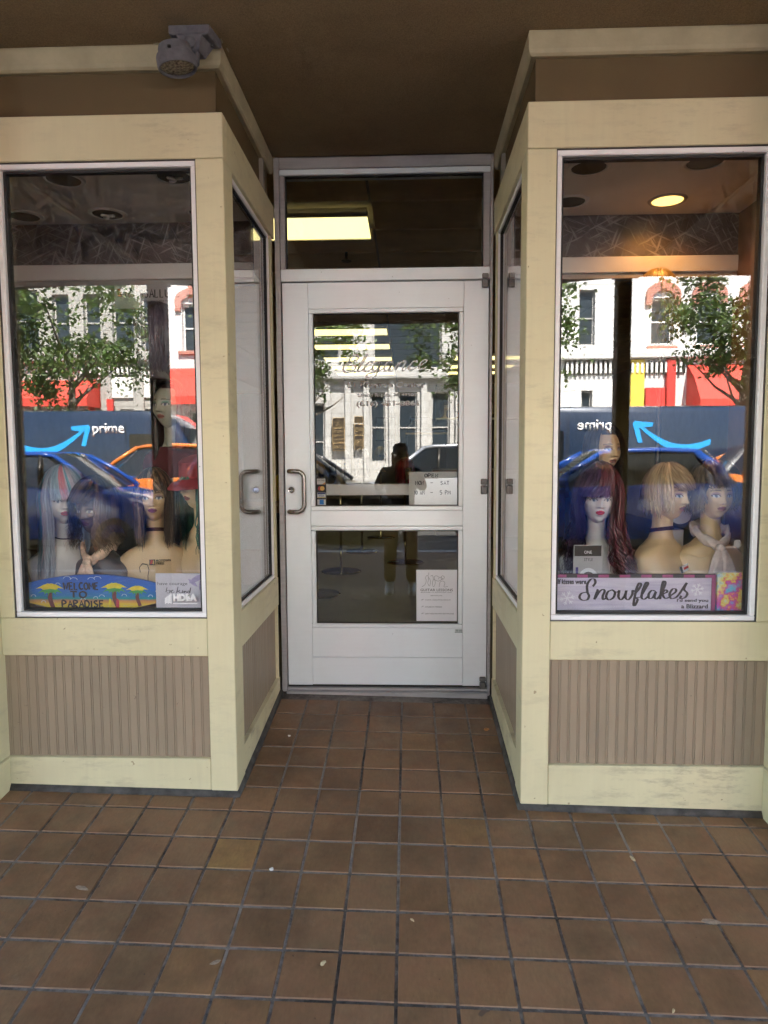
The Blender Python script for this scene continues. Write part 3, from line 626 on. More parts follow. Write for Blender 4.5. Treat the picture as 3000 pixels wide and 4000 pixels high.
# granite office in the middle
B3 = building('pale granite office building with bronze plaques reflected in the door glass', -4.54, 4.38, 12, M_gran,
    [(-4.2, -3.6, .3, 3.6), (-1.6, -.9, 1.0, 4.1), (-.35, .5, 1.0, 4.1), (1.1, 1.9, 1.0, 4.1), (2.6, 3.8, .3, 3.6), (-3.9, -2.9, 5.4, 7.6), (-1.45, 1.55, 5.1, 9.6), (2.3, 3.3, 5.4, 7.6)], trim=MAT['grey'])
for x in (-3.42, -2.55, -1.75, -.62, .8, 2.25, 4.1): part('pilaster', bx(x - .13, x + .13, YB + .003, YB + .22, ZR, 4.6, bev=.03), M_gran, B3)
cornice(B3, -4.5, 4.35, 4.62, 5.0, .4, M_gran)
bron = mat('dark_bronze', (.05,.04,.035), .4, metal=.5); gold = mat('gold_trim', (.6,.42,.2), .4, metal=.6)
for (x0, x1, z0, z1, lines) in ((-3.24, -2.70, 2.56, 2.98, ('60', 'MONROE', 'CENTER')), (-3.22, -2.68, 1.92, 2.53, ('VANDERVEEN', 'KENNEL', 'JANDALA')), (-3.2, -2.66, 1.53, 1.89, ('CITYVIEW',)), (-2.28, -1.9, 2.72, 3.03, ('60', 'MONROE', 'CENTER')), (-2.27, -1.89, 2.24, 2.68, ('OFFICES',)), (-2.27, -1.89, 1.6, 2.2, ('CITYVIEW',))):
    p = part('plaque', bx(x0, x1, YB + .24, YB + .28, z0, z1, bev=.01), gold, B3); part('plaque_field', bx(x0 + .025, x1 - .025, YB + .281, YB + .287, z0 + .025, z1 - .025), bron, p)
    n = len(lines); h = (z1 - z0 - .1)/n
    for k, s in enumerate(lines):
        bm = textbm(s, .2, fit=(None, h*.6), align='CENTER'); bmesh.ops.transform(bm, matrix=FB((x0 + x1)/2, YB + .288, z1 - .05 - (k + .85)*h), verts=bm.verts[:])
        ww = max(v.co.x for v in bm.verts) - min(v.co.x for v in bm.verts)
        if ww > x1 - x0 - .08:
            c = (x0 + x1)/2
            for v in bm.verts: v.co.x = c + (v.co.x - c)*(x1 - x0 - .08)/ww
        part('plaque_lettering', bm, gold, p)
# pale stone building and the right-hand white brick building
B4 = building('pale stone building with a narrow window reflected left in the snowflake window', 4.39, 8.6, 11.5, M_pale, [(5.2, 5.8, 5.7, 7.9), (6.95, 7.6, 5.7, 7.9), (7.1, 7.55, 2.7, 3.9), (5.0, 6.4, .2, 3.2)], trim=MAT['grey'])
dentils(B4, 6.4, 8.55, 4.55, 5.05); cornice(B4, 4.45, 8.58, 5.12, 5.45, .3, M_pale)
B5 = building('white brick building with red arched windows reflected in the snowflake window', 8.61, 21, 11.5, M_white,
    [(9.83, 10.7, 5.7, 7.55), (11.65, 12.55, 5.7, 7.55), (13.5, 14.4, 5.7, 7.55), (15.4, 16.3, 5.7, 7.55), (10.9, 14.2, .1, 3.1)])
for a in (9.83, 11.65, 13.5, 15.4): arch_hood(B5, a, a + .88, 7.55)
cornice(B5, 8.7, 20.9, 5.16, 5.5, .3, M_pale); dentils(B5, 9.0, 11.2, 4.56, 5.0)
part('yellow_panel', bx(9.05, 9.58, YB + .003, YB + .12, 3.2, 5.1), M_yel, B5); part('red_pillar', bx(9.62, 10.4, YB + .003, YB + .2, ZR, 3.98, bev=.02), M_redp, B5); part('red_pillar', bx(10.45, 10.8, YB + .003, YB + .2, ZR, 5.1, bev=.02), M_redp, B5)
part('wall_lamp', bx(9.9, 10.05, YB + .21, YB + .4, 2.2, 2.7, bev=.02), MAT['dark'], B5)
awning(B5, 11.3, 16.5, 3.1, 4.9, 1.4)

for x0, x1, m_, lab in ((-33, -19.02, M_pale, 'pale stone corner building beyond the grey limestone one across the street'), (21.02, 34, M_stone, 'grey stone corner building beyond the white brick one across the street')):
    B = building(lab, x0, x1, 12.5, m_, [(x0 + 1.2 + 2.6*k, x0 + 2.4 + 2.6*k, z, z + 2.2) for k in range(5) for z in (1.0, 5.6, 8.9)], trim=MAT['grey']); cornice(B, x0 + .05, x1 - .05, 4.6, 5.0, .3, m_)
# ---------------------------------------------------------------- street trees
def leaf_mat():
    a = N('leaf'); g = a.n('Attribute', attribute_name='col'); a.col(g.outputs['Color']); a.set(Roughness=.5); a.p.inputs['Transmission Weight'].default_value = 0
    d = a.n('BsdfTranslucent'); a.l(g.outputs['Color'], d.inputs[0]); m = a.n('MixShader'); m.inputs[0].default_value = .3
    a.l(a.p.outputs[0], m.inputs[1]); a.l(d.outputs[0], m.inputs[2]); a.l(m.outputs[0], a.out.inputs[0]); return a.m
M_leaf = leaf_mat(); M_bark = mat('bark', (.16,.13,.10), .9, var=.35, scale=8, bump=.8, bscale=25)
def tree_meshes(seed, R=2.1, zc=5.3):
    rnd = random.Random(seed); bm = nb(); tips = []
    tube(bm, [(0, 0, -.1), (.03, 0, 1.2), (-.02, .05, 2.3), (.05, 0, 3.3), (.0, .08, 4.4)], [.17, .125, .11, .085, .05], 9)
    for k in range(11):
        a = k*2.4 + rnd.uniform(-.3, .3); z = rnd.uniform(2.4, 4.0); ln = rnd.uniform(1.1, 1.9)
        p = [Vector((0, 0, z))]; d = Vector((math.cos(a), math.sin(a), rnd.uniform(.35, 1.0))).normalized()
        for s in range(4): p.append(p[-1] + d*ln/4 + Vector((rnd.uniform(-.09, .09), rnd.uniform(-.09, .09), .04*s)))
        tube(bm, p, [.055, .042, .03, .02, .012], 6); tips += p[2:]
    tm = bpy.data.meshes.new('trunk'); bm.to_mesh(tm); bm.free(); tm.materials.append(M_bark)
    for p in tm.polygons: p.use_smooth = True
    V, F, Cc = [], [], []
    clumps = []
    for k in range(75):
        while True:
            q = Vector((rnd.uniform(-1, 1), rnd.uniform(-1, 1), rnd.uniform(-1, 1)))
            if .25 < q.length < 1: break
        c = Vector((q.x*R, q.y*R, zc + q.z*R*.95)); clumps.append((c, rnd.uniform(.28, .6), rnd.uniform(.75, 1.25)))
    for c, r, br in clumps:
        for _ in range(95):
            o = Vector((rnd.gauss(0, .5), rnd.gauss(0, .5), rnd.gauss(0, .42)))*r; p = c + o
            n = Vector((rnd.uniform(-1, 1), rnd.uniform(-1, 1), rnd.uniform(-.2, 1))).normalized(); t = n.orthogonal().normalized(); t.rotate(Matrix.Rotation(rnd.uniform(0, 6.28), 3, n)); b = n.cross(t)
            s = rnd.uniform(.05, .095); i = len(V); V += [p - t*s, p + b*s*.5, p + t*s, p - b*s*.5]; F.append((i, i+1, i+2, i+3))
            y = rnd.uniform(0, 1); cc = (.05*br + .04*y, .10*br + .03*y, .022*br); Cc.append(cc)
    lm = bpy.data.meshes.new('crown'); lm.from_pydata([v[:] for v in V], [], F); lm.materials.append(M_leaf)
    at = lm.color_attributes.new('col', 'FLOAT_COLOR', 'CORNER'); flat = []
    for c in Cc: flat += [*c, 1]*4
    at.data.foreach_set('color', flat); return tm, lm
TM = [tree_meshes(3), tree_meshes(11, 2.3, 5.0)]
for (x, y, k, rz, lab) in ((-9.0, -15.9, 1, .4, 'leafy street tree before the grey limestone building, in the surfboard window'), (-3.3, -16.2, 0, 1.9, 'leafy street tree reflected at the top left of the door glass'), (2.3, -15.9, 1, 3.1, 'leafy street tree reflected right of the lettering on the door'), (8.9, -16.0, 0, 4.0, 'leafy street tree before the red awning, in the snowflake window'), (-14.6, -16.1, 0, 5.0, 'leafy street tree reflected at the far left of the surfboard window')):
    T = thing('street_tree', (x, y, ZR + .12), lab, 'tree', 'street trees along the far pavement'); T.rotation_euler = (0, 0, rz)
    link('trunk', TM[k][0], T); link('crown', TM[k][1], T)
# ---------------------------------------------------------------- vehicles
def paint(name, col, rough=.28, metal=.25):
    a = N(name); a.col(col); a.set(Roughness=rough, Metallic=metal); a.p.inputs['Coat Weight'].default_value = 1; a.p.inputs['Coat Roughness'].default_value = .04; return a.m
M_tint = N('car_glass'); M_tint.col((.012,.015,.018)); M_tint.set(Roughness=.04); M_tint.p.inputs['Specular IOR Level'].default_value = .9; M_tint = M_tint.m
M_tyre = mat('tyre_rubber', (.02,.02,.02), .85); M_lampw = mat('lamp_white', (.8,.8,.82), .1); M_lampr = mat('lamp_red', (.5,.02,.02), .15)
def wheel(T, x, y, r=.33, w=.22):
    s = 1 if y > 0 else -1; M = Matrix.Translation((x, y, r)) @ Matrix.Rotation(R_(-90*s), 4, 'X')
    t = part('wheel', lathe(nb(), [(r*.62, w/2), (r*.9, w/2), (r, w*.3), (r, -w*.3), (r*.9, -w/2), (r*.62, -w/2)], 28, M), M_tyre, T, smooth=40)
    bm = lathe(nb(), [(r*.63, w*.42), (r*.58, w*.3), (r*.5, w*.34), (r*.15, w*.4), (0, w*.42)], 28, M); part('rim', bm, MAT['dark'], t, smooth=40)
def carsec(x, zb, zt, w, crown=.02):
    h = zt - zb; half = [(w*.86, zb), (w*.97, zb + .1*h), (w, zb + .42*h), (w*.985, zb + .72*h), (w*.94, zt - .04), (w*.86, zt), (w*.4, zt + crown)]
    return [(x, y, z) for y, z in half] + [(x, 0, zt + crown*1.2)] + [(x, -y, z) for y, z in half[::-1]]
def car(name, lab, loc, rz, pm, L=4.3, H=1.62, belt=1.0, suv=True):
    T = thing(name, (0, 0, 0), lab, 'car', 'cars standing on the street'); hL = L/2; W = .9
    st = [(-hL, .45, .80 if suv else .78, .74), (-hL + .06, .32, .96*belt, .82), (-hL + .35, .24, .985*belt + .0, .88), (-hL + 1.1, .22, .975*belt, W), (0, .22, .955*belt, W), (hL - 1.35, .22, .93*belt, W), (hL - 1.05, .22, .90*belt, W), (hL - .5, .24, .81*belt, .87), (hL - .14, .28, .70*belt, .80), (hL, .4, .58*belt, .68)]
    bm = nb(); grid_loft(bm, [carsec(*s) for s in st]); part('body', bm, pm, T, smooth=45)
    # greenhouse: dark glass volume, painted roof and pillars on top of it
    xa, xb = -hL + (.12 if suv else .55), hL - 1.12; ra, rb = -hL + (.62 if suv else 1.25), hL - 2.0; zb, zr = .93*belt, H
    def ring(x0, x1, w0, w1, z): return [(x0, -w0*.75, z), (x0 + .12, -w0, z), ((x0+x1)/2, -max(w0, w1)*1.01, z), (x1 - .2, -w1, z), (x1, -w1*.72, z), (x1 + .05, 0, z), (x1, w1*.72, z), (x1 - .2, w1, z), ((x0+x1)/2, max(w0, w1)*1.01, z), (x0 + .12, w0, z), (x0, w0*.75, z)]
    lev = [(0, 0), (.5, .5), (.82, .85), (.95, .97)]
    bm = nb(); grid_loft(bm, [ring(xa + (ra - xa)*a, xb + (rb - xb)*a, .80 - .17*a, .80 - .18*a, zb + (zr - zb)*b) for a, b in lev]); part('windows', bm, M_tint, T, smooth=45)
    bm = nb(); grid_loft(bm, [ring(ra - .06, rb + .10, .655, .65, zr - .075), ring(ra - .02, rb + .05, .64, .63, zr - .03), ring(ra + .1, rb - .1, .52, .5, zr)]); part('roof', bm, pm, T, smooth=60)
    for s in (-1, 1):
        part('pillar', tube(nb(), [(xb + .02, s*.78, zb - .02), (xb + (rb - xb)*.5, s*.745, zb + (zr - zb)*.52), (rb + .05, s*.64, zr - .05)], [.05, .042, .04], 8), pm, T, smooth=True)
        part('pillar', tube(nb(), [(.05, s*.815, zb), (.02, s*.75, zb + (zr - zb)*.5), (0, s*.65, zr - .05)], .035, 8), MAT['dark'], T, smooth=True)
        part('pillar', tube(nb(), [(xa + .35, s*.80, zb - .02), (xa + .42, s*.755, zb + (zr - zb)*.45), (ra + .25, s*.65, zr - .05)], [.13, .10, .06], 8), pm, T, smooth=True)
        part('roof_rail', tube(nb(), [(ra + .02, s*.60, zr - .085), (ra + .25, s*.635, zr - .035), ((ra + rb)/2, s*.65, zr - .015), (rb - .15, s*.64, zr - .03), (rb + .1, s*.635, zr - .075)], [.03, .042, .045, .042, .036], 8), pm, T, smooth=True)
        mr = part('mirror', bx(xb - .25, xb - .1, s*.9 - .09, s*.9 + .09, zb + .02, zb + .15, bev=.03), pm, T)
        part('door_handle', bx(-.55, -.38, s*.9 - .02, s*.9 + .02, .80*belt, .83*belt, bev=.006), pm, T); part('door_handle', bx(.35, .52, s*.9 - .02, s*.9 + .02, .79*belt, .82*belt, bev=.006), pm, T)
        part('headlight', bx(hL - .28, hL - .06, s*.66 - .13, s*.66 + .13, .56*belt, .68*belt, bev=.03), M_lampw, T); part('tail_light', bx(-hL + .0, -hL + .2, s*.68 - .13, s*.68 + .13, .72*belt, .86*belt, bev=.03), M_lampr, T)
        for x in (-hL + .82, hL - .88): wheel(T, x, s*.79)
    part('sill_trim', bx(-hL + .3, hL - .3, -.86, .86, .17, .3, bev=.03), MAT['dark'], T)
    T.location = loc; T.rotation_euler = (0, 0, rz); return T
M_blue = paint('blue_car_paint', (.0035,.05,.27), .22, .0); M_orange = paint('orange_car_paint', (.72,.20,.035)); M_silver = paint('silver_car_paint', (.42,.43,.46), metal=.5); M_black = paint('black_car_paint', (.012,.012,.014))
car('parked_car', 'bright blue car under the van reflected in the snowflake window', (3.35, -9.2, ZR), math.pi, M_blue, 4.3, 1.70, 1.20)
car('parked_car', 'added twin of the bright blue car, standing in for a double reflection at the lower left of the surfboard window', (-5.95, -9.2, ZR), 0, M_blue, 4.3, 1.70, 1.20)  # added twin car in place of the first one's double reflection
car('parked_car', 'orange car reflected before the van in the surfboard window', (-4.85, -11.5, ZR), math.pi, M_orange, 4.7, 1.86, 1.28, suv=False)
car('parked_car', 'orange car reflected at the right edge of the snowflake window', (7.9, -11.5, ZR), 0, M_orange, 4.6, 1.80, 1.26, suv=False)
car('parked_car', 'silver sedan reflected in the middle of the door glass', (.75, -10.95, ZR), math.pi, M_silver, 4.5, 1.84, 1.22, suv=False)
car('parked_car', 'black car reflected at the left of the door glass', (-1.85, -8.75, ZR), 0, M_black, 3.8, 1.78, 1.25)

M_van = paint('dark_blue_van_paint', (.009,.024,.058), .35, .1); M_smile = mat('light_blue_vinyl', (.02,.36,.85), .5, var=.02); M_vwhite = mat('white_vinyl', (.85,.85,.85), .5, var=.02)
def van(lab, loc, rz, frame, x_word, x_smile):
    T = thing('delivery_van', (0, 0, 0), lab, 'van', 'dark blue delivery vans'); L, W, H = 6.0, 1.02, 2.66
    def sec(x, zb, zt, w, r): return [(x, w*.95, zb), (x, w, zb + .15), (x, w, zt - r), (x, w - r*.3, zt - r*.3), (x, w - r, zt), (x, -w + r, zt), (x, -w + r*.3, zt - r*.3), (x, -w, zt - r), (x, -w, zb + .15), (x, -w*.95, zb)]
    bm = nb(); grid_loft(bm, [sec(-3.0, .45, H - .08, W - .03, .12), sec(-2.9, .36, H, W, .14), (sec(1.3, .34, H, W, .14)), sec(1.75, .34, H - .05, W, .16), sec(2.1, .34, H - .30, W - .02, .2), sec(2.45, .34, 1.75, W - .04, .2), sec(2.62, .36, 1.36, W - .06, .18), sec(2.95, .42, 1.12, W - .12, .16), sec(3.02, .5, .9, W - .2, .12)])
    part('body', bm, M_van, T, smooth=40)
    bm = nb(); q = [(1.78, H - .14), (2.12, H - .40), (2.46, 1.72), (2.6, 1.42)]
    grid_loft(bm, [[(x + .03, -W + .17, z + .02) , (x + .03, W - .17, z + .02)] for x, z in q], cap=False, closed=False); part('windscreen', bm, M_tint, T)
    for s in (-1, 1):
        prism_m = Matrix.Translation((0, s*(W + .004), 0)) @ Matrix(((1,0,0,0),(0,0,-1,0),(0,1,0,0),(0,0,0,1)))
        part('side_window', prism(nb(), [(1.05, 1.40), (2.35, 1.36), (2.18, 1.75), (1.85, 2.13), (1.05, 2.13)], prism_m, .012 if s < 0 else -.012), M_tint, T)
        for x in (-1.95, 1.95): wheel(T, x, s*(W - .13), .36, .24)
        part('mirror', bx(2.2, 2.32, s*(W + .16) - .1, s*(W + .16) + .1, 1.35, 1.75, bev=.03), MAT['dark'], T)
        part('headlight', bx(2.82, 3.0, s*.72 - .14, s*.72 + .14, .86, 1.04, bev=.03), M_lampw, T); part('tail_light', bx(-3.03, -2.97, s*.9 - .06, s*.9 + .06, 1.0, 1.6), M_lampr, T)
        part('door_seam', bx(.96, .975, s*W - .006, s*W + .006, .5, 2.4), MAT['dark'], T)
    part('bumper', bx(2.9, 3.08, -.92, .92, .34, .62, bev=.05), MAT['dark'], T)
    T.location = loc; T.rotation_euler = (0, 0, rz)
    # livery on the side towards the shop, in world coordinates
    Ti = (Matrix.Translation(loc) @ Matrix.Rotation(rz, 4, 'Z')).inverted(); yv = loc[1] + W + .008
    bm = textbm('prime', .3, ext=.004, fit=(.72, .30), bold=.006); bmesh.ops.transform(bm, matrix=Ti @ frame(x_word, yv, 1.76), verts=bm.verts[:]); part('side_lettering', bm, M_vwhite, T)
    o, i = [], []; L_ = 1.56
    for k in range(25):
        t = k/24; x = t*L_; zz = -.34*math.sin(math.pi*(.08 + .92*t))**1.0 + (.30*t if t > .0 else 0); th = .105*(math.sin(math.pi*min(1, .18 + t*.82))**.7)*.5 + .025
        o.append((x, zz + th)); i.append((x, zz - th))
    bm = prism(nb(), i + o[::-1], Ti @ frame(x_smile, yv, 1.66), .004)
    prism(bm, [(L_ - .34, .33), (L_ + .06, .37), (L_ + .10, .30), (L_ - .02, -.10), (L_ - .12, -.10), (L_ - .04, .22), (L_ - .32, .245)], Ti @ frame(x_smile, yv + .001, 1.66), .004); part('curved_arrow', bm, M_smile, T)
    return T
van('dark blue delivery van with light blue arrow, reflected in the snowflake window', (4.5, -13.6, ZR), math.pi, FB, 4.46, 6.58)
van('added twin of the dark blue delivery van, lettering reversed, standing in for a double reflection in the surfboard window', (-7.15, -13.6, ZR), 0, FR, -6.93, -8.63)  # added second van, reversed lettering imitates a double reflection of the first

# ---------------------------------------------------------------- the photographer, seen reflected in the door
def photographer(px, py):
    z0 = zf(px, py); T = thing('person', (0, 0, 0), 'person in brown trousers and dark jacket holding up a phone, reflected in the door', 'person')
    V = {'pel': (0, 0, .92), 'sp': (0, -.01, 1.08), 'ch': (0, 0, 1.24), 'nb': (0, .01, 1.40), 'hd': (0, .035, 1.50), 'ht': (0, .045, 1.60)}
    E = [('pel', 'sp'), ('sp', 'ch'), ('ch', 'nb'), ('nb', 'hd'), ('hd', 'ht')]; Rr = {'pel': (.155, .11), 'sp': (.145, .10), 'ch': (.17, .115), 'nb': (.06, .06), 'hd': (.075, .09), 'ht': (.07, .085)}
    for s, n in ((-1, 'l'), (1, 'r')):
        V |= {n+'hip': (s*.09, 0, .86), n+'kn': (s*.115, .02, .49), n+'an': (s*.125, -.02, .10), n+'sh': (s*.18, 0, 1.34), n+'el': (s*.25, .16, 1.17), n+'wr': (s*.075, .40, 1.40)}
        E += [('pel', n+'hip'), (n+'hip', n+'kn'), (n+'kn', n+'an'), ('ch', n+'sh'), (n+'sh', n+'el'), (n+'el', n+'wr')]
        Rr |= {n+'hip': (.10, .10), n+'kn': (.078, .078), n+'an': (.07, .075), n+'sh': (.075, .075), n+'el': (.052, .052), n+'wr': (.032, .032)}
    ks = list(V); me = bpy.data.meshes.new('b'); me.from_pydata([V[k] for k in ks], [(ks.index(a), ks.index(b)) for a, b in E], [])
    o = bpy.data.objects.new('b', me); COL.objects.link(o); md = o.modifiers.new('s', 'SKIN')
    for k, sv in zip(ks, me.skin_vertices[0].data): sv.radius = Rr[k]; sv.use_root = (k == 'pel')
    o.modifiers.new('u', 'SUBSURF').levels = 2
    dg = bpy.context.evaluated_depsgraph_get(); m2 = bpy.data.meshes.new_from_object(o.evaluated_get(dg)); bpy.data.objects.remove(o)
    for m in (mat('brown_trousers', (.23,.115,.05), .9), mat('navy_jacket', (.025,.027,.05), .9), mat('skin', (.5,.3,.2), .6)): m2.materials.append(m)
    for p in m2.polygons:
        p.use_smooth = True; c = p.center; p.material_index = 0 if c.z < .93 else (2 if (c.z > 1.40 and abs(c.x) < .1 and c.y < .2) or c.y > .37 else 1)
    m2.name = 'body'; link('body', m2, T)
    for s in (-1, 1):
        bm = nb(); grid_loft(bm, [[(s*.125 + w*math.cos(t), y + l*math.sin(t), z) for t in [2*math.pi*k/16 for k in range(16)]] for z, w, l, y in ((.004, .05, .145, .05), (.03, .054, .15, .05), (.06, .05, .13, .035), (.10, .045, .075, -.01), (.13, .05, .07, -.02))]); part('shoe', bm, MAT['wpaint'], T, smooth=True)
        hx = s*.055; bm = nb(); grid_loft(bm, [[(hx + s*a, b, c) for a, b, c in r] for r in ([(.03, .39, 1.36), (.03, .39, 1.44), (.0, .40, 1.44), (.0, .40, 1.36)], [(.035, .44, 1.45), (.035, .44, 1.56), (.01, .46, 1.56), (.01, .46, 1.45)])])
        for k in range(4): tube(bm, [(hx + s*.025, .44, 1.47 + k*.025), (hx + s*.005, .475, 1.475 + k*.025), (hx - s*.03 + s*.004*k, .480, 1.478 + k*.024), (hx - s*.05 + s*.005*k, .478, 1.476 + k*.024)], [.0095, .009, .0085, .007], 7)
        tube(bm, [(hx + s*.02, .41, 1.47), (hx - s*.0, .425, 1.49), (hx - s*.025, .435, 1.50)], [.011, .0105, .008], 7); part('hand', bm, m2.materials[2], T, smooth=True)
    hair = lathe(nb(), [(.082, -.03), (.09, .0), (.085, .05), (.06, .085), (0, .1)], 20, Matrix.Translation((0, .02, 1.57)) @ Matrix.Diagonal((.95, 1.15, 1, 1))); cp = part('cap', hair, m2.materials[1], T, smooth=True)
    bm = nb(); prism(bm, [(.075*math.cos(t), .02 + .12*math.sin(t)) for t in [math.pi*k/12 for k in range(13)]], Matrix.Translation((0, .1, 1.565)) @ Matrix.Rotation(R_(-8), 4, 'X'), .008); part('cap_peak', bm, mat('tan_cloth', (.45,.32,.15), .9), cp)
    part('nose', tube(nb(), [(0, .125, 1.555), (0, .14, 1.52), (0, .125, 1.51)], [.008, .013, .008], 8), m2.materials[2], T, smooth=True)
    T.location = (px, py, z0)
    ph = tag(part('phone', bx(px - .037, px + .037, py + .466, py + .4745, z0 + 1.46, z0 + 1.625, bev=.003), mat('phone_black', (.015,.015,.018), .2), loc=(px, py + .47, z0 + 1.46)), 'black phone held up by the reflected person', 'phone')
photographer(.0, -3.10)
# ================================================================== SHOP INTERIOR
SZ = .10; SC_ = 3.05
sf = part('shop_floor', bx(-4.6, 4.6, 1.061, 17, SZ - .1, SZ), mat('shop_floor_tile', (.055,.05,.045), .5, var=.25, scale=2)); tag(sf, kind='structure')
wallm = mat('shop_wall', (.30,.27,.22), .8)
SW_ = SC_ + .045
bm = bx(-4.7, -4.6, .8, 17, 0, SW_); box(bm, 4.6, 4.7, .8, 17, 0, SW_); box(bm, -4.7, 4.7, 17, 17.1, 0, SW_)
box(bm, -4.7, -.592, .765, .80, 2.395, SW_); box(bm, .522, 4.7, .765, .80, 2.395, SW_); box(bm, -4.7, -1.87, .765, .80, 0, 2.394); box(bm, 1.63, 4.7, .765, .80, 0, 2.394); box(bm, -.591, .521, 1.061, 1.1, CEIL - .01, SW_)
sw_ = part('shop_wall', bm, wallm); tag(sw_, kind='structure')
sc2 = part('shop_ceiling', bx(-4.7, 4.7, .8, 17.1, SC_ + .04, SC_ + .1), mat('grid_metal', (.33,.29,.22), .6)); tag(sc2, kind='structure'); ORG[sc2] = Vector((0, 0, 0))
pm_ = mat('acoustic_panel', (.78,.60,.36), .9, var=.12, scale=5, bump=.4, bscale=90)
b = bx(-.595, .595, -.29, .29, SC_, SC_ + .02, bev=.004); pme = bpy.data.meshes.new('ceiling_panel'); b.to_mesh(pme); b.free(); pme.materials.append(pm_)
LT = [(-.80, y) for y in (2.8, 7.2, 8.5, 9.9, 11.1, 12.1)] + [(1.52, y) for y in (9.9, 11.1, 12.1)]
for i in range(-4, 4):
    for j in range(26):
        x = .43 + i*1.21; y = 1.42 + j*.603
        if y > 16.7: continue
        if any(abs(x - a) < .3 and abs(y - b_) < .2 for a, b_ in LT): continue
        o = link('ceiling_panel', pme, sc2); o.location = (x, y, 0)
M_flu = emit('fluorescent_diffuser', (1, .83, .32), .21)
for k, (x, y) in enumerate(LT):
    lab = ('glowing fluorescent ceiling panel seen through the transom window' if k == 0 else '%s glowing fluorescent strip from the top in the left row behind the door glass' % ('first','second','third','fourth','fifth')[k-1] if k < 6 else '%s glowing fluorescent strip in the short right row behind the door glass' % ('top','middle','lowest')[k-6])
    T = thing('ceiling_light', (x, y, SC_), lab, 'ceiling light', 'fluorescent ceiling lights in the shop' if k else None)
    bm = nb()
    for q in ((x - .6, x + .6, y - .29, y - .261), (x - .6, x + .6, y + .261, y + .29), (x - .6, x - .596, y - .2605, y + .2605), (x + .596, x + .6, y - .2605, y + .2605)): box(bm, *q, SC_ - .03, SC_ - .004)
    part('light_frame', bm, MAT['grey'], T)
    part('diffuser', bx(x - .595, x + .595, y - .26, y + .26, SC_ - .022, SC_ - .012), M_flu, T); part('housing', bx(x - .59, x + .59, y - .25, y + .25, SC_ - .004, SC_ + .04), MAT['grey'], T)
# sprinkler
T = thing('sprinkler', (-.44, 3.5, SC_), 'small fire sprinkler below the glowing panel behind the transom window', 'sprinkler'); bm = tube(nb(), [(-.44, 3.5, SC_), (-.44, 3.5, SC_ - .07)], .012, 8); part('pipe', bm, MAT['dark'], T); part('deflector', lathe(nb(), [(0, 0), (.045, -.002), (.045, -.006), (0, -.008)], 14, Matrix.Translation((-.44, 3.5, SC_ - .07))), MAT['dark'], T)

# ================================================================== DOWNLIGHTS of the displays
def downlight(x, y, lit, lab, lamp=False, zc=2.395):
    T = thing('downlight', (x, y, zc), lab, 'downlight', 'recessed downlights over the displays')
    part('trim_ring', lathe(nb(), [(.064, -.001), (.066, -.006), (.078, -.005), (.081, 0)], 28, Matrix.Translation((x, y, zc - .0005))), MAT['wpaint'] if not lit else MAT['grey'], T, smooth=True)
    part('can', lathe(nb(), [(.064, -.002), (.06, -.0015)], 28, Matrix.Translation((x, y, zc))), MAT['dark'], T)
    part('reflector', lathe(nb(), [(.0638, -.0035), (.04, -.0025), (0, -.002)], 28, Matrix.Translation((x, y, zc - .0005))), emit('warm_lamp', (1, .58, .14), .30) if lit else MAT['gasket'], T)
    if lamp:
        pts = [(x - .022 + .022*math.sin(t*9)*.9 + t*.035, y + .01*math.cos(t*9), zc - .012 - .006*math.cos(t*5)) for t in [k/30 for k in range(31)]]
        part('spiral_bulb', tube(nb(), pts, .006, 8), MAT['wpaint'], T, smooth=True)
    if lit:
        l = bpy.data.lights.new('downlight_lamp', 'SPOT'); l.energy = .8; l.color = (1, .40, .08); l.spot_size = R_(150); l.spot_blend = .6; l.shadow_soft_size = .05
        lo = bpy.data.objects.new('downlight_lamp', l); COL.objects.link(lo); lo.parent = T; lo.location = (0, 0, -.012)
downlight(-1.258, .182, False, 'unlit downlight at the front of the ceiling above the surfboard sign, left one')
downlight(-.818, .172, False, 'unlit downlight with spiral bulb at the front right above the surfboard sign', True)
downlight(-1.255, .57, False, 'unlit downlight with spiral bulb near the valance above the surfboard sign', True)
downlight(-1.64, .58, False, 'unlit downlight half hidden by the left wall above the surfboard sign')
downlight(-.82, .575, False, 'unlit downlight half hidden behind the right frame of the surfboard window')
downlight(.771, .164, False, 'unlit downlight with brownish glow at the front left above the snowflake sign')
downlight(1.191, .135, False, 'unlit downlight at the front right above the snowflake sign')
downlight(.781, .519, False, 'unlit downlight near the valance, left of the glowing one')
downlight(1.197, .524, True, 'glowing amber downlight in the ceiling above the snowflake sign')

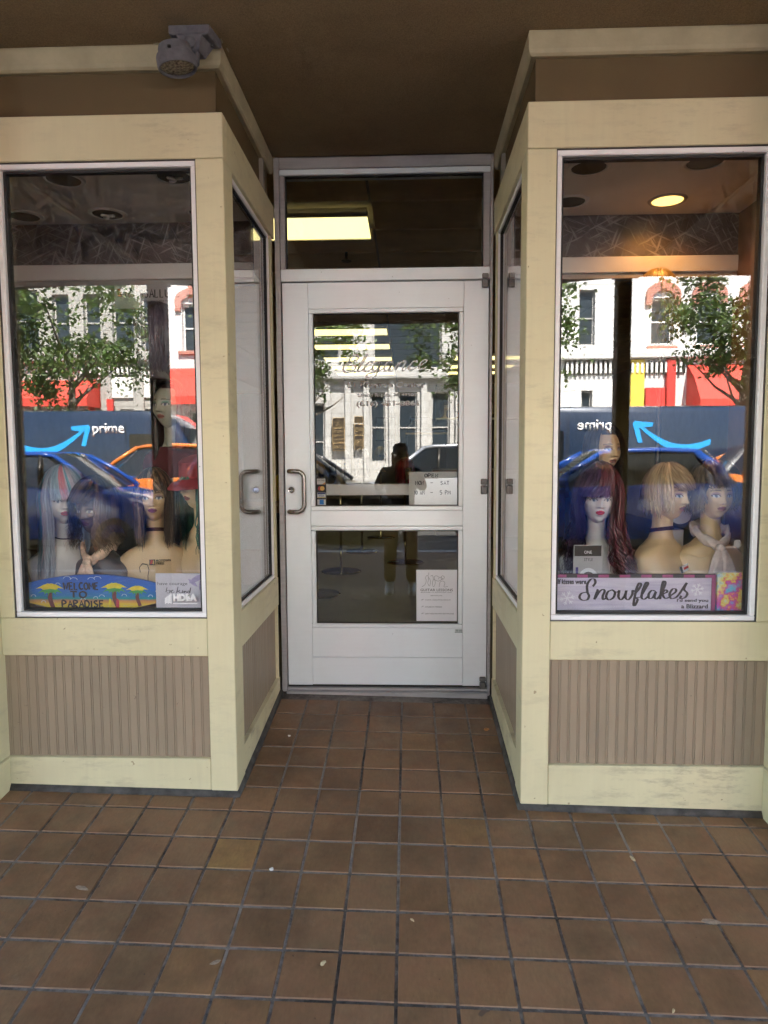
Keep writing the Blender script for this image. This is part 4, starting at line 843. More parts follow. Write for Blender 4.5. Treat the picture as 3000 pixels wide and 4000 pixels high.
# ================================================================== MANNEQUIN HEADS
M_skin = vmat('mannequin_skin', .38, .5, .05, coat=.15); M_hair = vmat('wig_fibre', .33, .6, .15)
g = lambda x, s: math.exp(-(x*x)/(2*s*s))
def head_mesh(skin, lips, shadow, base, iris=(.10,.16,.25), brow=(.06,.04,.03), bust=True, blush=.0, deck=None, low=False):
    na, nz = (96, 100) if not low else (40, 40); rx, ry, rz = .073, .093, .112
    V, C, F = [], [], []
    eyew = (.62,.62,.60)
    for j in range(nz + 1):
        th = math.pi*j/nz
        for i in range(na):
            u = -math.pi + 2*math.pi*i/na; a = u - .52*math.sin(u)
            x, y, z = math.sin(th)*math.sin(a), -math.sin(th)*math.cos(a), math.cos(th)
            t = max(0, -z); front = max(0, math.cos(a))
            X = x*rx*(1 - .27*t**1.5); Y = y*(ry*(1 - .06*t) if y < 0 else ry*(1 - .42*t)); Z = z*rz
            # squarer jaw
            if z < 0: X *= 1 + .10*math.sin(math.pi*min(1, t*1.25))
            hx, hz = X/rx, z; col = skin
            if front > 0:
                m = min(1, front*2.2); d = 0
                d += .003*g(hz - .20, .08)*g(hx, .5) - .0085*(g(hx - .42, .17) + g(hx + .42, .17))*g(hz - .05, .10)
                d += .0045*(g(hx - .41, .13) + g(hx + .41, .13))*g(hz - .03, .05)     # eyeballs
                if hz > -.30:
                    k = max(0, min(1, (.20 - hz)/.46)); d += (.004 + .020*k**1.4)*g(hx, .085 + .05*k)*(1 if hz > -.26 else max(0, 1 - (-.26 - hz)/.04))
                d += .006*(g(hx - .15, .06) + g(hx + .15, .06))*g(hz + .24, .045)
                d += .0065*g(hx, .22)*g(hz + .425, .04) + .0075*g(hx, .19)*g(hz + .535, .045) - .003*g(hz + .475, .018)*g(hx, .26)
                d += .007*g(hx, .24)*g(hz + .83, .12) - .0035*g(hx, .25)*g(hz + .67, .05) + .005*(g(hx - .56, .2) + g(hx + .56, .2))*g(hz + .14, .18) - .003*(g(hx - .6, .14) + g(hx + .6, .14))*g(hz + .5, .14)
                Y -= d*m
                if front > .25:
                    for s in (-1, 1):
                        ex, ez = (hx - s*.42), (hz - .03 - .02*(hx*s - .42))
                        sh = (ex/.27)**2 + ((ez - .075)/.105)**2
                        if sh < 1.0 and ez > -.02: w_ = min(1, (1 - sh)*1.6); col = tuple(c*(1 - .75*w_) + q*.75*w_ for c, q in zip(col, shadow))
                        e = (ex/.195)**2 + (ez/.062)**2
                        if e < 1: col = eyew
                        if e < 1.05 and (ex/.075)**2 + ((ez - .008)/.07)**2 < 1: col = iris if (ex/.035)**2 + (ez/.03)**2 > 1 else (.01,.01,.01)
                        if .85 < e < 1.7 and ez > -.01: col = (.02,.015,.015)
                        bz = hz - (.225 + .05*math.cos((ex)*3.4) - .035*(ex*s + .1)*1.2)
                        if abs(bz + .01) < .022 and abs(ex) < .25: col = tuple(c*.25 + b_*.75 for c, b_ in zip(col, brow))
                    up_ = hz + .475
                    if (hx/.275)**2 + ((up_)/(.085 if up_ > 0 else .10))**2 < 1 - (.12*g(hx, .05) if up_ > .05 else 0): col = lips if abs(up_) > .012 else tuple(c*.4 for c in lips)
                    if g(hx, .03)*0 + ((abs(hx) - .10)/.05)**2 + ((hz + .285)/.018)**2 < 1: col = tuple(c*.35 for c in skin)
                    if blush:
                        bl = blush*(g(hx - .58, .2) + g(hx + .58, .2))*g(hz + .2, .15); col = tuple(c*(1 - bl) + q*bl for c, q in zip(col, (.5,.12,.1)))
            V.append((X, Y, Z)); C.append(col)
    for j in range(nz):
        for i in range(na):
            k = (i + 1) % na; F.append((j*na + i, (j+1)*na + i, (j+1)*na + k, j*na + k))
    # ears
    n0 = len(V)
    prof = [(-.055, .046, .05, .018), (-.10, .043, .049, .022), (-.14, .0425, .049, .025), (-.175, .047, .052, .028), (-.20, .06, .058, .030)]
    if bust: prof += [(-.216, .090, .063, .032), (-.232, .128, .068, .033), (-.252, .155, .071, .033), (-.285, .168, .074, .030), (-.33, .165, .083, .024), (-.37, .155, .092, .016), (-.41, .145, .09, .012)]
    else: prof += [(-.225, .085, .065, .03), (-.24, .095, .07, .03)]
    if deck is not None and prof[-1][0] > deck: prof.append((deck, prof[-1][1]*.97, prof[-1][2]*.97, prof[-1][3]))
    N_ = 44
    for z, a, b_, yc in prof:
        for k in range(N_):
            t = 2*math.pi*k/N_; ca, sa = math.cos(t), math.sin(t)
            col_ = -.012*g(z + .235, .02)*g(sa + .75, .25) if bust else 0     # collar bone hollow
            bb = .012*(g(ca - .45, .25) + g(ca + .45, .25))*g(z + .37, .05)*(1 if sa < 0 else 0) if bust else 0
            V.append((a*ca, yc + b_*sa - bb, z + (.018*(abs(ca)**3)*-1 if bust and -.26 < z < -.21 else 0) - col_*.3)); C.append(base)
    for r in range(len(prof) - 1):
        for k in range(N_):
            q = (k + 1) % N_; F.append((n0 + r*N_ + k, n0 + r*N_ + q, n0 + (r+1)*N_ + q, n0 + (r+1)*N_ + k)[::-1])
    F.append(tuple(n0 + (len(prof) - 1)*N_ + k for k in range(N_)))
    me = bpy.data.meshes.new('head'); me.from_pydata(V, [], F)
    at = me.color_attributes.new('col', 'FLOAT_COLOR', 'POINT'); flat = []
    for c in C: flat += [*c, 1]
    at.data.foreach_set('color', flat); me.materials.append(M_skin); me.shade_smooth(); me.update(); return me
def wig_mesh(seed, colf, n=650, length=.3, bang=.2, bangw=52, swell=.02, flare=.0, curl=.0, freq=40, part_x=0.0, front_side=1.0, tips=.25, sweep_=0.0, width=.0065, wild=.0, back_only=False, under=None):
    """strands as tapered ribbons that leave the crown, follow the skull and hang"""
    rnd = random.Random(seed); V, F, C = [], [], []
    rx, ry, rz = .073, .093, .112
    def sk(a, th, s):
        x, y, z = math.sin(th)*math.sin(a), -math.sin(th)*math.cos(a), math.cos(th); t = max(0, -z)
        return Vector((x*rx*s*(1 - .1*t), y*ry*s*(1 if y < 0 else 1 - .25*t), z*rz*s))
    bw = R_(bangw)
    for q in range(n):
        a = rnd.uniform(-math.pi, math.pi); layer = rnd.random()**.7; s = 1.05 + (swell/.09)*layer*1.2 + rnd.uniform(-.01, .02)
        isb = abs(a) < bw
        if back_only and isb: continue
        cr = Vector((part_x, .01, 0))
        the = math.acos(max(-.95, min(.95, bang + rnd.uniform(-.06, .06)))) if isb else R_(rnd.uniform(88, 112))
        ln = 0 if isb else length*(1 - tips*rnd.random())*(1 if abs(a) > R_(85) else front_side)
        st = R_(rnd.uniform(2, 30)) if rnd.random() < .6 else R_(rnd.uniform(15, 70)); st = min(st, the*.75)
        pts = []; ns = 7; ph = rnd.uniform(0, 6.28); cv = rnd.uniform(.6, 1.3)
        for k in range(ns):
            f = k/(ns - 1); th = st + (the - st)*f; aa = a + sweep_*f*(1 if isb else .3) + wild*rnd.uniform(-.25, .25)
            p = sk(aa, th, s + (wild*rnd.uniform(0, .1))); p.x += part_x*(1 - f)*(1 if th < 1 else 0); pts.append(p)
        if ln > 0:
            d = (pts[-1] - pts[-2]).normalized(); o = Vector((pts[-1].x, pts[-1].y, 0)).normalized(); m = max(4, int(ln/.022)); p = pts[-1].copy()
            for k in range(m):
                f = (k + 1)/m; d = (d*.62 + (Vector((0, 0, -1)) + o*(flare*f*1.6 - .10*(1 - f)))*.38).normalized(); p = p + d*ln/m
                w_ = curl*min(1, f*1.6)*cv; tt = freq*ln*f*(.9 + .2*cv) + ph; side = Vector((-o.y, o.x, 0))
                pts.append(p + side*math.sin(tt)*w_ + o*math.cos(tt)*w_*.8 + Vector((rnd.uniform(-1, 1), rnd.uniform(-1, 1), 0))*.0015)
        elif curl:
            pts[-1] += Vector((rnd.uniform(-1, 1), rnd.uniform(-1, 0), 0))*curl*.6
        w0 = width*rnd.uniform(.6, 1.3); br = rnd.uniform(.72, 1.25); i0 = len(V); L = len(pts)
        for k, p in enumerate(pts):
            t = (pts[min(k+1, L-1)] - pts[max(k-1, 0)]); t = t.normalized() if t.length > 1e-6 else Vector((0, 0, -1))
            c = Vector((p.x, p.y + .0, max(0, p.z)*.8)); c = c.normalized() if c.length > 1e-5 else Vector((0, 0, 1)); b = t.cross(c); b = b.normalized() if b.length > 1e-6 else Vector((1, 0, 0))
            f = k/(L - 1); w_ = w0*(1 - .75*max(0, f - .55)/.45)*(.5 + .5*min(1, f*5)); V.append(p - b*w_*.5); V.append(p + c*w_*.22); V.append(p + b*w_*.5)
            cc = colf(a, f, p, rnd, br); C += [cc]*3
        for k in range(L - 1):
            A = i0 + k*3; F.append((A, A+1, A+4, A+3)); F.append((A+1, A+2, A+5, A+4))
    # cap under the strands
    i0 = len(V); na, nz = 36, 14
    for j in range(nz + 1):
        for i in range(na):
            a = -math.pi + 2*math.pi*i/na; lim = math.acos(min(.95, bang + .10)) if abs(a) < bw else R_(100); th = lim*j/nz
            V.append(sk(a, max(.01, th), 1.045)); C.append(tuple(c*.8 for c in colf(a, .3, V[-1], rnd, .7)))
    for j in range(nz):
        for i in range(na):
            k = (i+1) % na; F.append((i0 + j*na + i, i0 + (j+1)*na + i, i0 + (j+1)*na + k, i0 + j*na + k))
    me = bpy.data.meshes.new('wig'); me.from_pydata([v[:] for v in V], [], F); at = me.color_attributes.new('col', 'FLOAT_COLOR', 'POINT'); flat = []
    for c in C: flat += [*c, 1]
    at.data.foreach_set('color', flat); me.materials.append(M_hair); me.shade_smooth(); me.update(); return me
def mulc(c, b): return tuple(max(0, x*b) for x in c)
def lerp(a, b, t): return tuple(x*(1-t) + y*t for x, y in zip(a, b))
def mannequin(lab, eye, yaw, head, wig=None, sc_=.88, deck=.69, pole=False, tilt=0, roll=0):
    z = eye[2] - .003*sc_; base = z - .41*sc_
    T = thing('wig_mannequin', (0, 0, 0), lab, 'mannequin', 'wig mannequins in the shop windows')
    link('head_and_bust', head, T)
    w_ = link('wig', wig, T) if wig else None
    if pole:
        b0 = (deck - z)/sc_
        part('stand', tube(nb(), [(0, .03, -.2), (0, .03, b0 + .01)], .014, 10), MAT['dark'], T); part('stand_base', lathe(nb(), [(0, .02), (.02, .02), (.09, .008), (.095, 0)], 24, Matrix.Translation((0, .03, b0))), MAT['dark'], T, smooth=40)
    T.scale = (sc_,)*3; T.location = (eye[0], eye[1], z); T.rotation_euler = (R_(tilt), R_(roll), R_(yaw)); return T, w_
def choker(T, col=(.05,.012,.02)):
    bm = nb(); n = 44; rings = []
    for k in range(n):
        t = 2*math.pi*k/n; rings.append([(.0475*math.cos(t)*f, .027 + .0535*math.sin(t)*f, z - .010*math.sin(t)) for f, z in ((1.0, -.166), (1.06, -.166), (1.06, -.148), (1.0, -.148))])
    grid_loft(bm, rings + [rings[0]], cap=False); part('choker', bm, mat('lace_choker', col, .7, var=.6, scale=80), T, smooth=40)
def scarf(T, m, side=1):
    bm = nb(); n = 48; rings = []
    for k in range(n):
        t = 2*math.pi*k/n; dip = .060*max(0, -math.sin(t))**2; rr = .012 + .006*math.sin(3*t)
        c = Vector((.078*math.cos(t), .03 + .078*math.sin(t) - .006, -.165 - dip + .02*max(0, math.sin(t))))
        o = Vector((math.cos(t), math.sin(t), .5)).normalized(); b = Vector((0, 0, 1))
        rings.append([c + o*(.012*math.cos(q)*(1 + .3*math.sin(2*q + 5*t))) + b*(.024*math.sin(q) + .009*math.sin(7*t + 2*q)) for q in [2*math.pi*j/10 for j in range(10)]])
    grid_loft(bm, rings + [rings[0]], cap=False)
    lathe(bm, [(0, .022), (.016, .016), (.022, 0), (.016, -.016), (0, -.022)], 14, Matrix.Translation((0, -.075, -.235)))
    for s, ln in ((-1, .18), (1, .145)):
        rg = []
        for k in range(9):
            f = k/8; c = Vector((s*(.010 + .034*f), -.082 - .012*math.sin(f*3), -.237 - ln*f)); w_ = .014 + .034*f**.7
            rg.append([c + Vector((w_*math.cos(q), .010*math.sin(q) + .012*math.sin(q*5 + f*4)*f, -.35*w_*math.cos(q)*s)) for q in [2*math.pi*j/14 for j in range(14)]])
        grid_loft(bm, rg)
    part('scarf', bm, m, T, smooth=True)
    return T
def chest_sticker(T, x, z, rows):
    M = Matrix.Translation((x, -.082, z)) @ Matrix.Rotation(R_(78), 4, 'X')
    bm = prism(nb(), [(-.056, -.011), (-.030, -.011), (-.030, .015), (-.056, .015)], M, .002); st = part('chest_sticker', bm, MAT['ink'], T)
    bm = prism(nb(), [(-.052, -.008), (-.043, -.004), (-.040, .012), (-.050, .012)], M @ Matrix.Translation((0, 0, .0022)), .001); part('sticker_emblem', bm, mat('red_print', (.45,.05,.03), .6), st)
    bm = prism(nb(), [(-.042, -.006), (-.034, -.009), (-.034, .010), (-.038, .012)], M @ Matrix.Translation((0, 0, .0022)), .001); part('sticker_emblem', bm, mat('gold_print', (.5,.33,.08), .6), st)
    for k, s in enumerate(rows):
        b2 = textbm(s, .014, ext=.0012, fit=(None, .0105), bold=.0003); bmesh.ops.transform(b2, matrix=M @ Matrix.Translation((-.026, .004 - k*.0145, .0012)), verts=b2.verts[:]); part('sticker_lettering', b2, MAT['ink'], st)
TAN = (.66,.48,.265); PALE = (.62,.58,.52); DARK = (.14,.10,.075)
peach = mat('peach_scarf_cloth', (.72,.52,.37), .8, var=.38, scale=38, bump=.5, bscale=60); white_sc = mat('pale_pink_scarf_cloth', (.74,.62,.57), .8, var=.2, scale=30, bump=.5, bscale=60)
Y3 = .30
# ---- left window
def c_pastel(a, f, p, r, b):
    k = math.sin(a*5 + 1.3) ; c = lerp((.30,.42,.47), (.46,.38,.42), .5 + .5*k)
    if .2 < math.sin(a*3.1 + .4) < .55: c = (.13,.33,.38)
    if abs(a + .25) < .12 and p.z > 0: c = (.55,.16,.17)
    return mulc(lerp(c, (.36,.43,.46), max(0, f - .5)), b)
T, W_ = mannequin('white faced mannequin with long pastel blue and pink wig, leftmost over the surfboard', (-1.372, Y3, 1.128), 30, head_mesh((.66,.63,.57), (.36,.035,.04), (.3,.28,.27), (.60,.57,.52), deck=-.5), wig_mesh(1, c_pastel, 1300, .46, .10, 50, .042, .20, .008, 18, front_side=1.0, tips=.15, sweep_=.25, width=.009))
part('necklace', tube(nb(), [(.05*math.cos(t), .027 + .056*math.sin(t), -.168 + .012*math.sin(t)) for t in [2*math.pi*k/24 for k in range(25)]], .003, 6), MAT['ink'], T, smooth=True)
def c_brown(a, f, p, r, b): return mulc(lerp((.045,.028,.016), (.20,.115,.045), max(0, f - .35)*1.1 + .25*(math.sin(a*9) > .5)), b)
T, W_ = mannequin('dark skinned mannequin with flipped brown wig and peach scarf in left window', (-1.222, Y3 - .03, 1.088), -14, head_mesh(DARK, (.09,.02,.022), (.07,.055,.06), (.09,.065,.05), deck=-.5), wig_mesh(2, c_brown, 1100, .13, .34, 46, .038, .34, .016, 60, front_side=1.1, tips=.2, sweep_=-.35, width=.008))
scarf(T, peach)
def c_bob(a, f, p, r, b): return mulc((.055,.036,.026) if math.sin(a*13) < .45 else (.24,.155,.085), b)
T, W_ = mannequin('tan mannequin with streaked brown bob, purple lips and dark choker in left window', (-.985, Y3, 1.14), 14, head_mesh(TAN, (.25,.07,.13), (.28,.17,.22), TAN, deck=-.5), wig_mesh(3, c_bob, 800, .17, .30, 40, .022, .06, .003, 20, front_side=1.15, tips=.1, sweep_=.3, width=.008))
choker(T); chest_sticker(T, .035, -.30, ('MOTOWN', 'TRESS'))
def c_green(a, f, p, r, b): return mulc(lerp((.004,.07,.035), (.01,.16,.08), r.random()), b)
T, W_ = mannequin('tan mannequin with green wig and red hat at the right of left window', (-.80, .33, 1.188), -32, head_mesh(TAN, (.22,.04,.03), (.2,.1,.1), TAN, deck=-.56), wig_mesh(4, c_green, 700, .33, .05, 45, .006, .0, .012, 40, tips=.25, width=.008))
bm = lathe(nb(), [(0, .135), (.05, .13), (.082, .11), (.09, .05), (.092, .035), (.15, .005), (.155, -.005), (.092, .02)], 32, Matrix.Translation((0, .01, .02)) @ Matrix.Rotation(R_(10), 4, 'X') @ Matrix.Diagonal((1, 1.12, 1, 1))); part('hat', bm, mat('dark_red_felt', (.30,.03,.035), .9), T, smooth=40)
def c_purple(a, f, p, r, b): return mulc(lerp((.10,.085,.12), (.22,.20,.25), r.random()), b)
mannequin('purple grey bob wig on a high black stand in left window', (-1.02, .50, 1.86), 150, head_mesh((.3,.26,.24), (.3,.1,.1), (.2,.2,.2), (.2,.2,.2), bust=False, low=True), wig_mesh(5, c_purple, 800, .17, .2, 45, .026, .02, .006, 30, tips=.15, width=.008), pole=True)
def c_wine(a, f, p, r, b): return mulc(lerp((.03,.008,.010), (.10,.015,.02), f), b)
T, W_ = mannequin('pale mannequin with green eyeshadow and long dark red wig, high in left window', (-.975, .50, 1.537), -16, head_mesh((.42,.43,.33), (.4,.13,.1), (.06,.25,.17), (.36,.36,.27), deck=-.42), wig_mesh(6, c_wine, 800, .40, .62, 66, .016, .02, .004, 20, tips=.15, width=.008, back_only=True), pole=True)
bm = nb(); grid_loft(bm, [[(a*math.cos(t), .03 + b_*math.sin(t), z) for t in [2*math.pi*k/32 for k in range(32)]] for z, a, b_ in ((-.203, .072, .070), (-.220, .128, .080), (-.245, .168, .086), (-.285, .184, .095), (-.36, .18, .112), (-.43, .17, .115))]); part('red_top', bm, mat('dark_red_cloth', (.10,.008,.014), .9, var=.2), T, smooth=True)
# ---- right window
def c_burg(a, f, p, r, b): return mulc(lerp((.045,.018,.075), (.095,.014,.026), 1 if math.sin(a) > .15 else max(0, f - .5)), b)
T, W_ = mannequin('white faced mannequin with red lips and wavy burgundy wig in right window', (.866, Y3, 1.127), -6, head_mesh((.74,.72,.69), (.55,.025,.03), (.45,.43,.43), (.66,.64,.61), deck=-.5), wig_mesh(7, c_burg, 1200, .34, .16, 50, .046, .36, .024, 34, front_side=1.05, tips=.2, sweep_=-.5, width=.009))
def c_blond(a, f, p, r, b): return mulc(lerp((.36,.25,.12), (.66,.52,.31), r.random()) if abs(a) < 2.0 else (.40,.30,.19), b)
T, W_ = mannequin('tan mannequin with short blond wig and dark choker turned right in right window', (1.150, Y3, 1.142), 34, head_mesh(TAN, (.30,.08,.045), (.30,.18,.25), TAN, deck=-.5), wig_mesh(8, c_blond, 950, .05, .25, 56, .030, -.1, .004, 20, front_side=.6, tips=.4, sweep_=.55, width=.008))
choker(T); 
M = Matrix.Translation((.035, -.082, -.33)) @ Matrix.Rotation(R_(78), 4, 'X') @ Matrix.Rotation(R_(12), 4, 'Z')
st = part('chest_sticker', prism(nb(), [(-.045, -.014), (.045, -.014), (.045, .016), (-.045, .016)], M, .002), MAT['paper'], T); part('sticker_print', prism(nb(), [(-.02, -.004), (.035, -.004), (.035, .006), (-.02, .006)], M @ Matrix.Translation((0, 0, .0022)), .001), mat('red_print2', (.6,.06,.05), .6), st)
part('sticker_emblem', prism(nb(), [(-.045, -.014), (-.03, -.014), (-.03, .016), (-.045, .016)], M @ Matrix.Translation((0, 0, .0022)), .001), MAT['ink'], st)
def c_ash(a, f, p, r, b): return mulc(lerp((.055,.042,.026), (.20,.15,.085), r.random()*.8 + .2*f), b)
T, W_ = mannequin('tan mannequin with tousled brown pixie wig and pale scarf, rightmost in right window', (1.336, Y3, 1.142), 4, head_mesh(TAN, (.26,.06,.04), (.30,.17,.26), TAN, deck=-.5), wig_mesh(9, c_ash, 950, .045, .34, 60, .042, .25, .010, 30, front_side=.5, tips=.4, sweep_=.3, width=.008, wild=.45))
scarf(T, white_sc); chest_sticker(T, .02, -.33, ('MOTOWN', 'TRESS'))
def c_dkb(a, f, p, r, b): return mulc((.05,.035,.025), b)
mannequin('tan mannequin head on a stand behind the burgundy wig in right window', (.945, .52, 1.332), 22, head_mesh(TAN, (.3,.1,.07), (.25,.16,.2), TAN, bust=False), wig_mesh(10, c_dkb, 700, .12, .55, 60, .02, .1, .01, 30, back_only=True, width=.008), pole=True)
def c_gold(a, f, p, r, b): return mulc(lerp((.30,.20,.06), (.5,.36,.12), r.random()), b)
mannequin('mannequin head with golden blond wig on a high stand in right window', (1.19, .58, 1.985), -50, head_mesh((.5,.37,.2), (.3,.1,.07), (.25,.16,.2), TAN, bust=False, low=True), wig_mesh(12, c_gold, 700, .20, .35, 45, .03, .2, .012, 30, width=.008), pole=True)

# ---------------------------------------------------------------- wig stands and heads on the sales floor
lowhead = [head_mesh(TAN, (.3,.08,.06), (.2,.12,.15), TAN, bust=False, low=True), head_mesh(DARK, (.15,.04,.04), (.08,.06,.06), DARK, bust=False, low=True)]
lw = [wig_mesh(20, c_brown, 260, .2, .3, 45, .03, .2, .015, 30, width=.012), wig_mesh(21, lambda a, f, p, r, b: mulc((.02,.018,.017), b), 260, .12, .3, 45, .045, .4, .02, 40, width=.013), wig_mesh(22, lambda a, f, p, r, b: mulc((.5,.03,.025), b), 260, .16, .25, 45, .03, .1, .008, 30, width=.012), wig_mesh(23, c_gold, 260, .15, .3, 45, .03, .2, .012, 30, width=.012)]
def floor_stand(x, y, ze, hd, wg, yaw, lab):
    T = thing('wig_stand', (x, y, SZ), lab, 'wig stand', 'chrome wig stands on the shop floor')
    part('base_disc', lathe(nb(), [(0, .02), (.05, .02), (.20, .012), (.21, .004), (.21, 0)], 32, Matrix.Translation((x, y, SZ + .001))), MAT['chrome'], T, smooth=30)
    part('pole', tube(nb(), [(x, y, SZ + .02), (x, y, ze - .2)], .014, 12), MAT['chrome'], T, smooth=True)
    for nm, me in (('head', lowhead[hd]), ('wig', lw[wg])):
        o = link(nm, me, T); o.scale = (.95,)*3; o.location = (0, 0, ze - SZ); o.rotation_euler = (0, 0, R_(yaw))
for a in ((-.62, 4.6, 1.22, 0, 1, 20, 'chrome stand with black curly wig, nearest inside the door'), (-.50, 6.1, 1.26, 1, 0, -10, 'chrome stand with brown wig, second inside the door'), (-.32, 7.6, 1.3, 0, 3, 15, 'chrome stand with golden wig, farthest inside the door'), (-.72, 3.4, 1.12, 1, 3, 30, 'chrome stand low at the left edge of the lower door glass'), (.05, 5.2, 1.14, 0, 2, 40, 'chrome stand with red wig beside the opening hours sign')): floor_stand(*a)
# counters, shelves and posters at the back of the shop
CT = thing('display_counter', (1.3, 8.0, SZ), 'tan sales counter seen low through the door glass', 'counter'); part('counter_body', bx(.5, 2.4, 7.7, 8.3, SZ, SZ + .95, bev=.01), mat('counter_front', (.25,.18,.10), .5), CT); part('counter_top', bx(.45, 2.45, 7.65, 8.35, SZ + .951, SZ + 1.0, bev=.01), MAT['wood'], CT)
CB = thing('domed_cabinet', (.35, 9.2, SZ), 'dark domed cabinet at the middle of the shop behind the door glass', 'cabinet'); bm = bx(.05, .72, 9.0, 9.4, SZ, 1.75, bev=.02); part('cabinet_body', bm, MAT['dark'], CB)
bm = nb(); prism(bm, [(.385 + .335*math.cos(math.pi*k/14), 1.751 + .18*math.sin(math.pi*k/14)) for k in range(15)], FR(0, 9.39, 0), .38); part('cabinet_dome', bm, MAT['dark'], CB); part('gilt_band', bx(.04, .73, 8.985, 8.999, 1.66, 1.69), gold, CB)
SH = thing('wall_shelf', (1.6, 13.0, 1.7), 'shelf with small wig heads far inside the shop, right side of door glass', 'shelf'); part('shelf_board', bx(.7, 2.6, 12.8, 13.1, 2.10, 2.13), MAT['wpaint'], SH); part('shelf_back', bx(.7, 2.6, 13.101, 13.13, SZ, 2.9), MAT['dark'], SH)
for k in range(5):
    T = thing('small_wig_head', (.90 + k*.32, 12.95, 2.13), '%s small wig head from the left on the shelf far inside the shop' % ('first','second','third','fourth','fifth')[k], 'mannequin', 'row of small wig heads on the shelf')
    for nm, me in (('head', lowhead[0]), ('wig', lw[k % 4])):
        o = link(nm, me, T); o.location = (0, 0, .24); o.rotation_euler = (0, 0, R_(random.uniform(-25, 25)))
for k, (x, z0, z1, w_) in enumerate(((-.55, 1.75, 2.35, .5), (.42, 1.75, 2.35, .5), (1.9, 1.3, 1.95, .5))):
    T = thing('wall_poster', (x, 16.98, z0), ('pale blue poster on the back wall, left of the phone number', 'pale blue poster on the back wall, right of the phone number', 'pale blue poster low on the back wall at the right')[k], 'poster', 'pale posters on the back wall'); part('poster_frame', bx(x - w_/2 - .03, x + w_/2 + .03, 16.97, 16.995, z0 - .03, z1 + .03), MAT['dark'], T); part('poster_sheet', bx(x - w_/2, x + w_/2, 16.962, 16.969, z0, z1), mat('pale_blue_sheet', (.55,.72,.72), .6), T)
YB_ = thing('yellow_bag', (-.93, 3.0, SZ), 'yellow satin bag at the left edge of the door glass', 'bag'); bm = nb(); grid_loft(bm, [[(-.80 + a*math.cos(t)*(1 + .12*math.sin(3*t)), 2.6 + a*.5*math.sin(t), z) for t in [2*math.pi*k/20 for k in range(20)]] for z, a in ((.95, .02), (.98, .13), (1.06, .15), (1.15, .12), (1.21, .05), (1.25, .02))]); part('bag_body', bm, mat('yellow_satin', (.5,.38,.05), .3, var=.3, scale=14), YB_, smooth=True)
part('bag_table', bx(-1.2, -.6, 2.4, 2.9, .90, .949), MAT['wood'], YB_); part('bag_table_leg', bx(-.92, -.88, 2.62, 2.66, SZ, .899), MAT['dark'], YB_)
# ================================================================== LETTERING, SIGNS, SMALL THINGS
def catmull(P, n=6):
    P = [Vector((p[0], p[1])) for p in P]; o = []
    for i in range(len(P) - 1):
        a, b, c, d = P[max(0, i-1)], P[i], P[i+1], P[min(len(P)-1, i+2)]
        for k in range(n):
            t = k/n; o.append(.5*((2*b) + (c - a)*t + (2*a - 5*b + 4*c - d)*t*t + (-a + 3*b - 3*c + d)*t**3))
    return o + [P[-1]]
def ribbon(bm, P, M, wmin, wmax, nib=None, d=.0008, smooth=6):
    """calligraphic stroke: thick on down strokes"""
    Q = catmull(P, smooth) if smooth else [Vector((p[0], p[1])) for p in P]; rings = []
    for i, p in enumerate(Q):
        t = Q[min(i+1, len(Q)-1)] - Q[max(0, i-1)]
        t = t.normalized() if t.length > 1e-9 else Vector((1, 0)); n = Vector((-t.y, t.x))
        k = abs(t.y) if nib is None else abs(math.sin(math.atan2(t.y, t.x) - nib)); w_ = wmin + (wmax - wmin)*k**1.3
        a, b = p + n*w_/2, p - n*w_/2
        rings.append([M @ Vector((a.x, a.y, 0)), M @ Vector((b.x, b.y, 0)), M @ Vector((b.x, b.y, d)), M @ Vector((a.x, a.y, d))])
    grid_loft(bm, rings)
def trace(name, strokes, fx, M, wmin, wmax, m, parent, nib=None):
    bm = nb()
    for s in strokes: ribbon(bm, [fx(*p) for p in s], M, wmin, wmax, nib)
    return part(name, bm, m, parent)
HF = {'A': [[(0,0),(.3,1),(.6,0)],[(.12,.38),(.48,.38)]], 'B': [[(0,0),(0,1),(.4,.95),(.45,.72),(.05,.52),(.5,.4),(.48,.08),(0,0)]], 'C': [[(.55,.85),(.3,1),(.05,.7),(.05,.3),(.3,0),(.58,.15)]], 'D': [[(0,0),(0,1),(.4,.9),(.58,.5),(.4,.08),(0,0)]],
 'E': [[(.5,1),(0,1),(0,0),(.52,0)],[(0,.52),(.42,.52)]], 'I': [[(.1,0),(.1,1)]], 'L': [[(0,1),(0,0),(.48,0)]], 'M': [[(0,0),(.06,1),(.35,.35),(.64,1),(.7,0)]], 'N': [[(0,0),(0,1),(.52,0),(.52,1)]], 'O': [[(.3,1),(.03,.75),(.03,.25),(.3,0),(.57,.25),(.57,.75),(.3,1)]],
 'P': [[(0,0),(0,1),(.45,.92),(.5,.65),(0,.45)]], 'R': [[(0,0),(0,1),(.45,.92),(.48,.65),(0,.5),(.52,0)]], 'S': [[(.5,.88),(.25,1),(.03,.78),(.25,.55),(.5,.3),(.28,0),(0,.12)]], 'T': [[(-.05,1),(.55,1)],[(.25,1),(.25,0)]], 'W': [[(0,1),(.18,0),(.36,.7),(.54,0),(.74,1)]], 'U': [[(0,1),(.02,.2),(.28,0),(.5,.2),(.52,1)]],
 '1': [[(0,.8),(.14,1),(.14,0)]], '0': [[(.28,1),(.03,.7),(.03,.3),(.28,0),(.52,.3),(.52,.7),(.28,1)]], '5': [[(.48,1),(.06,1),(.03,.56),(.3,.62),(.5,.35),(.3,0),(0,.1)]], '-': [[(.05,.5),(.45,.5)]], ' ': []}
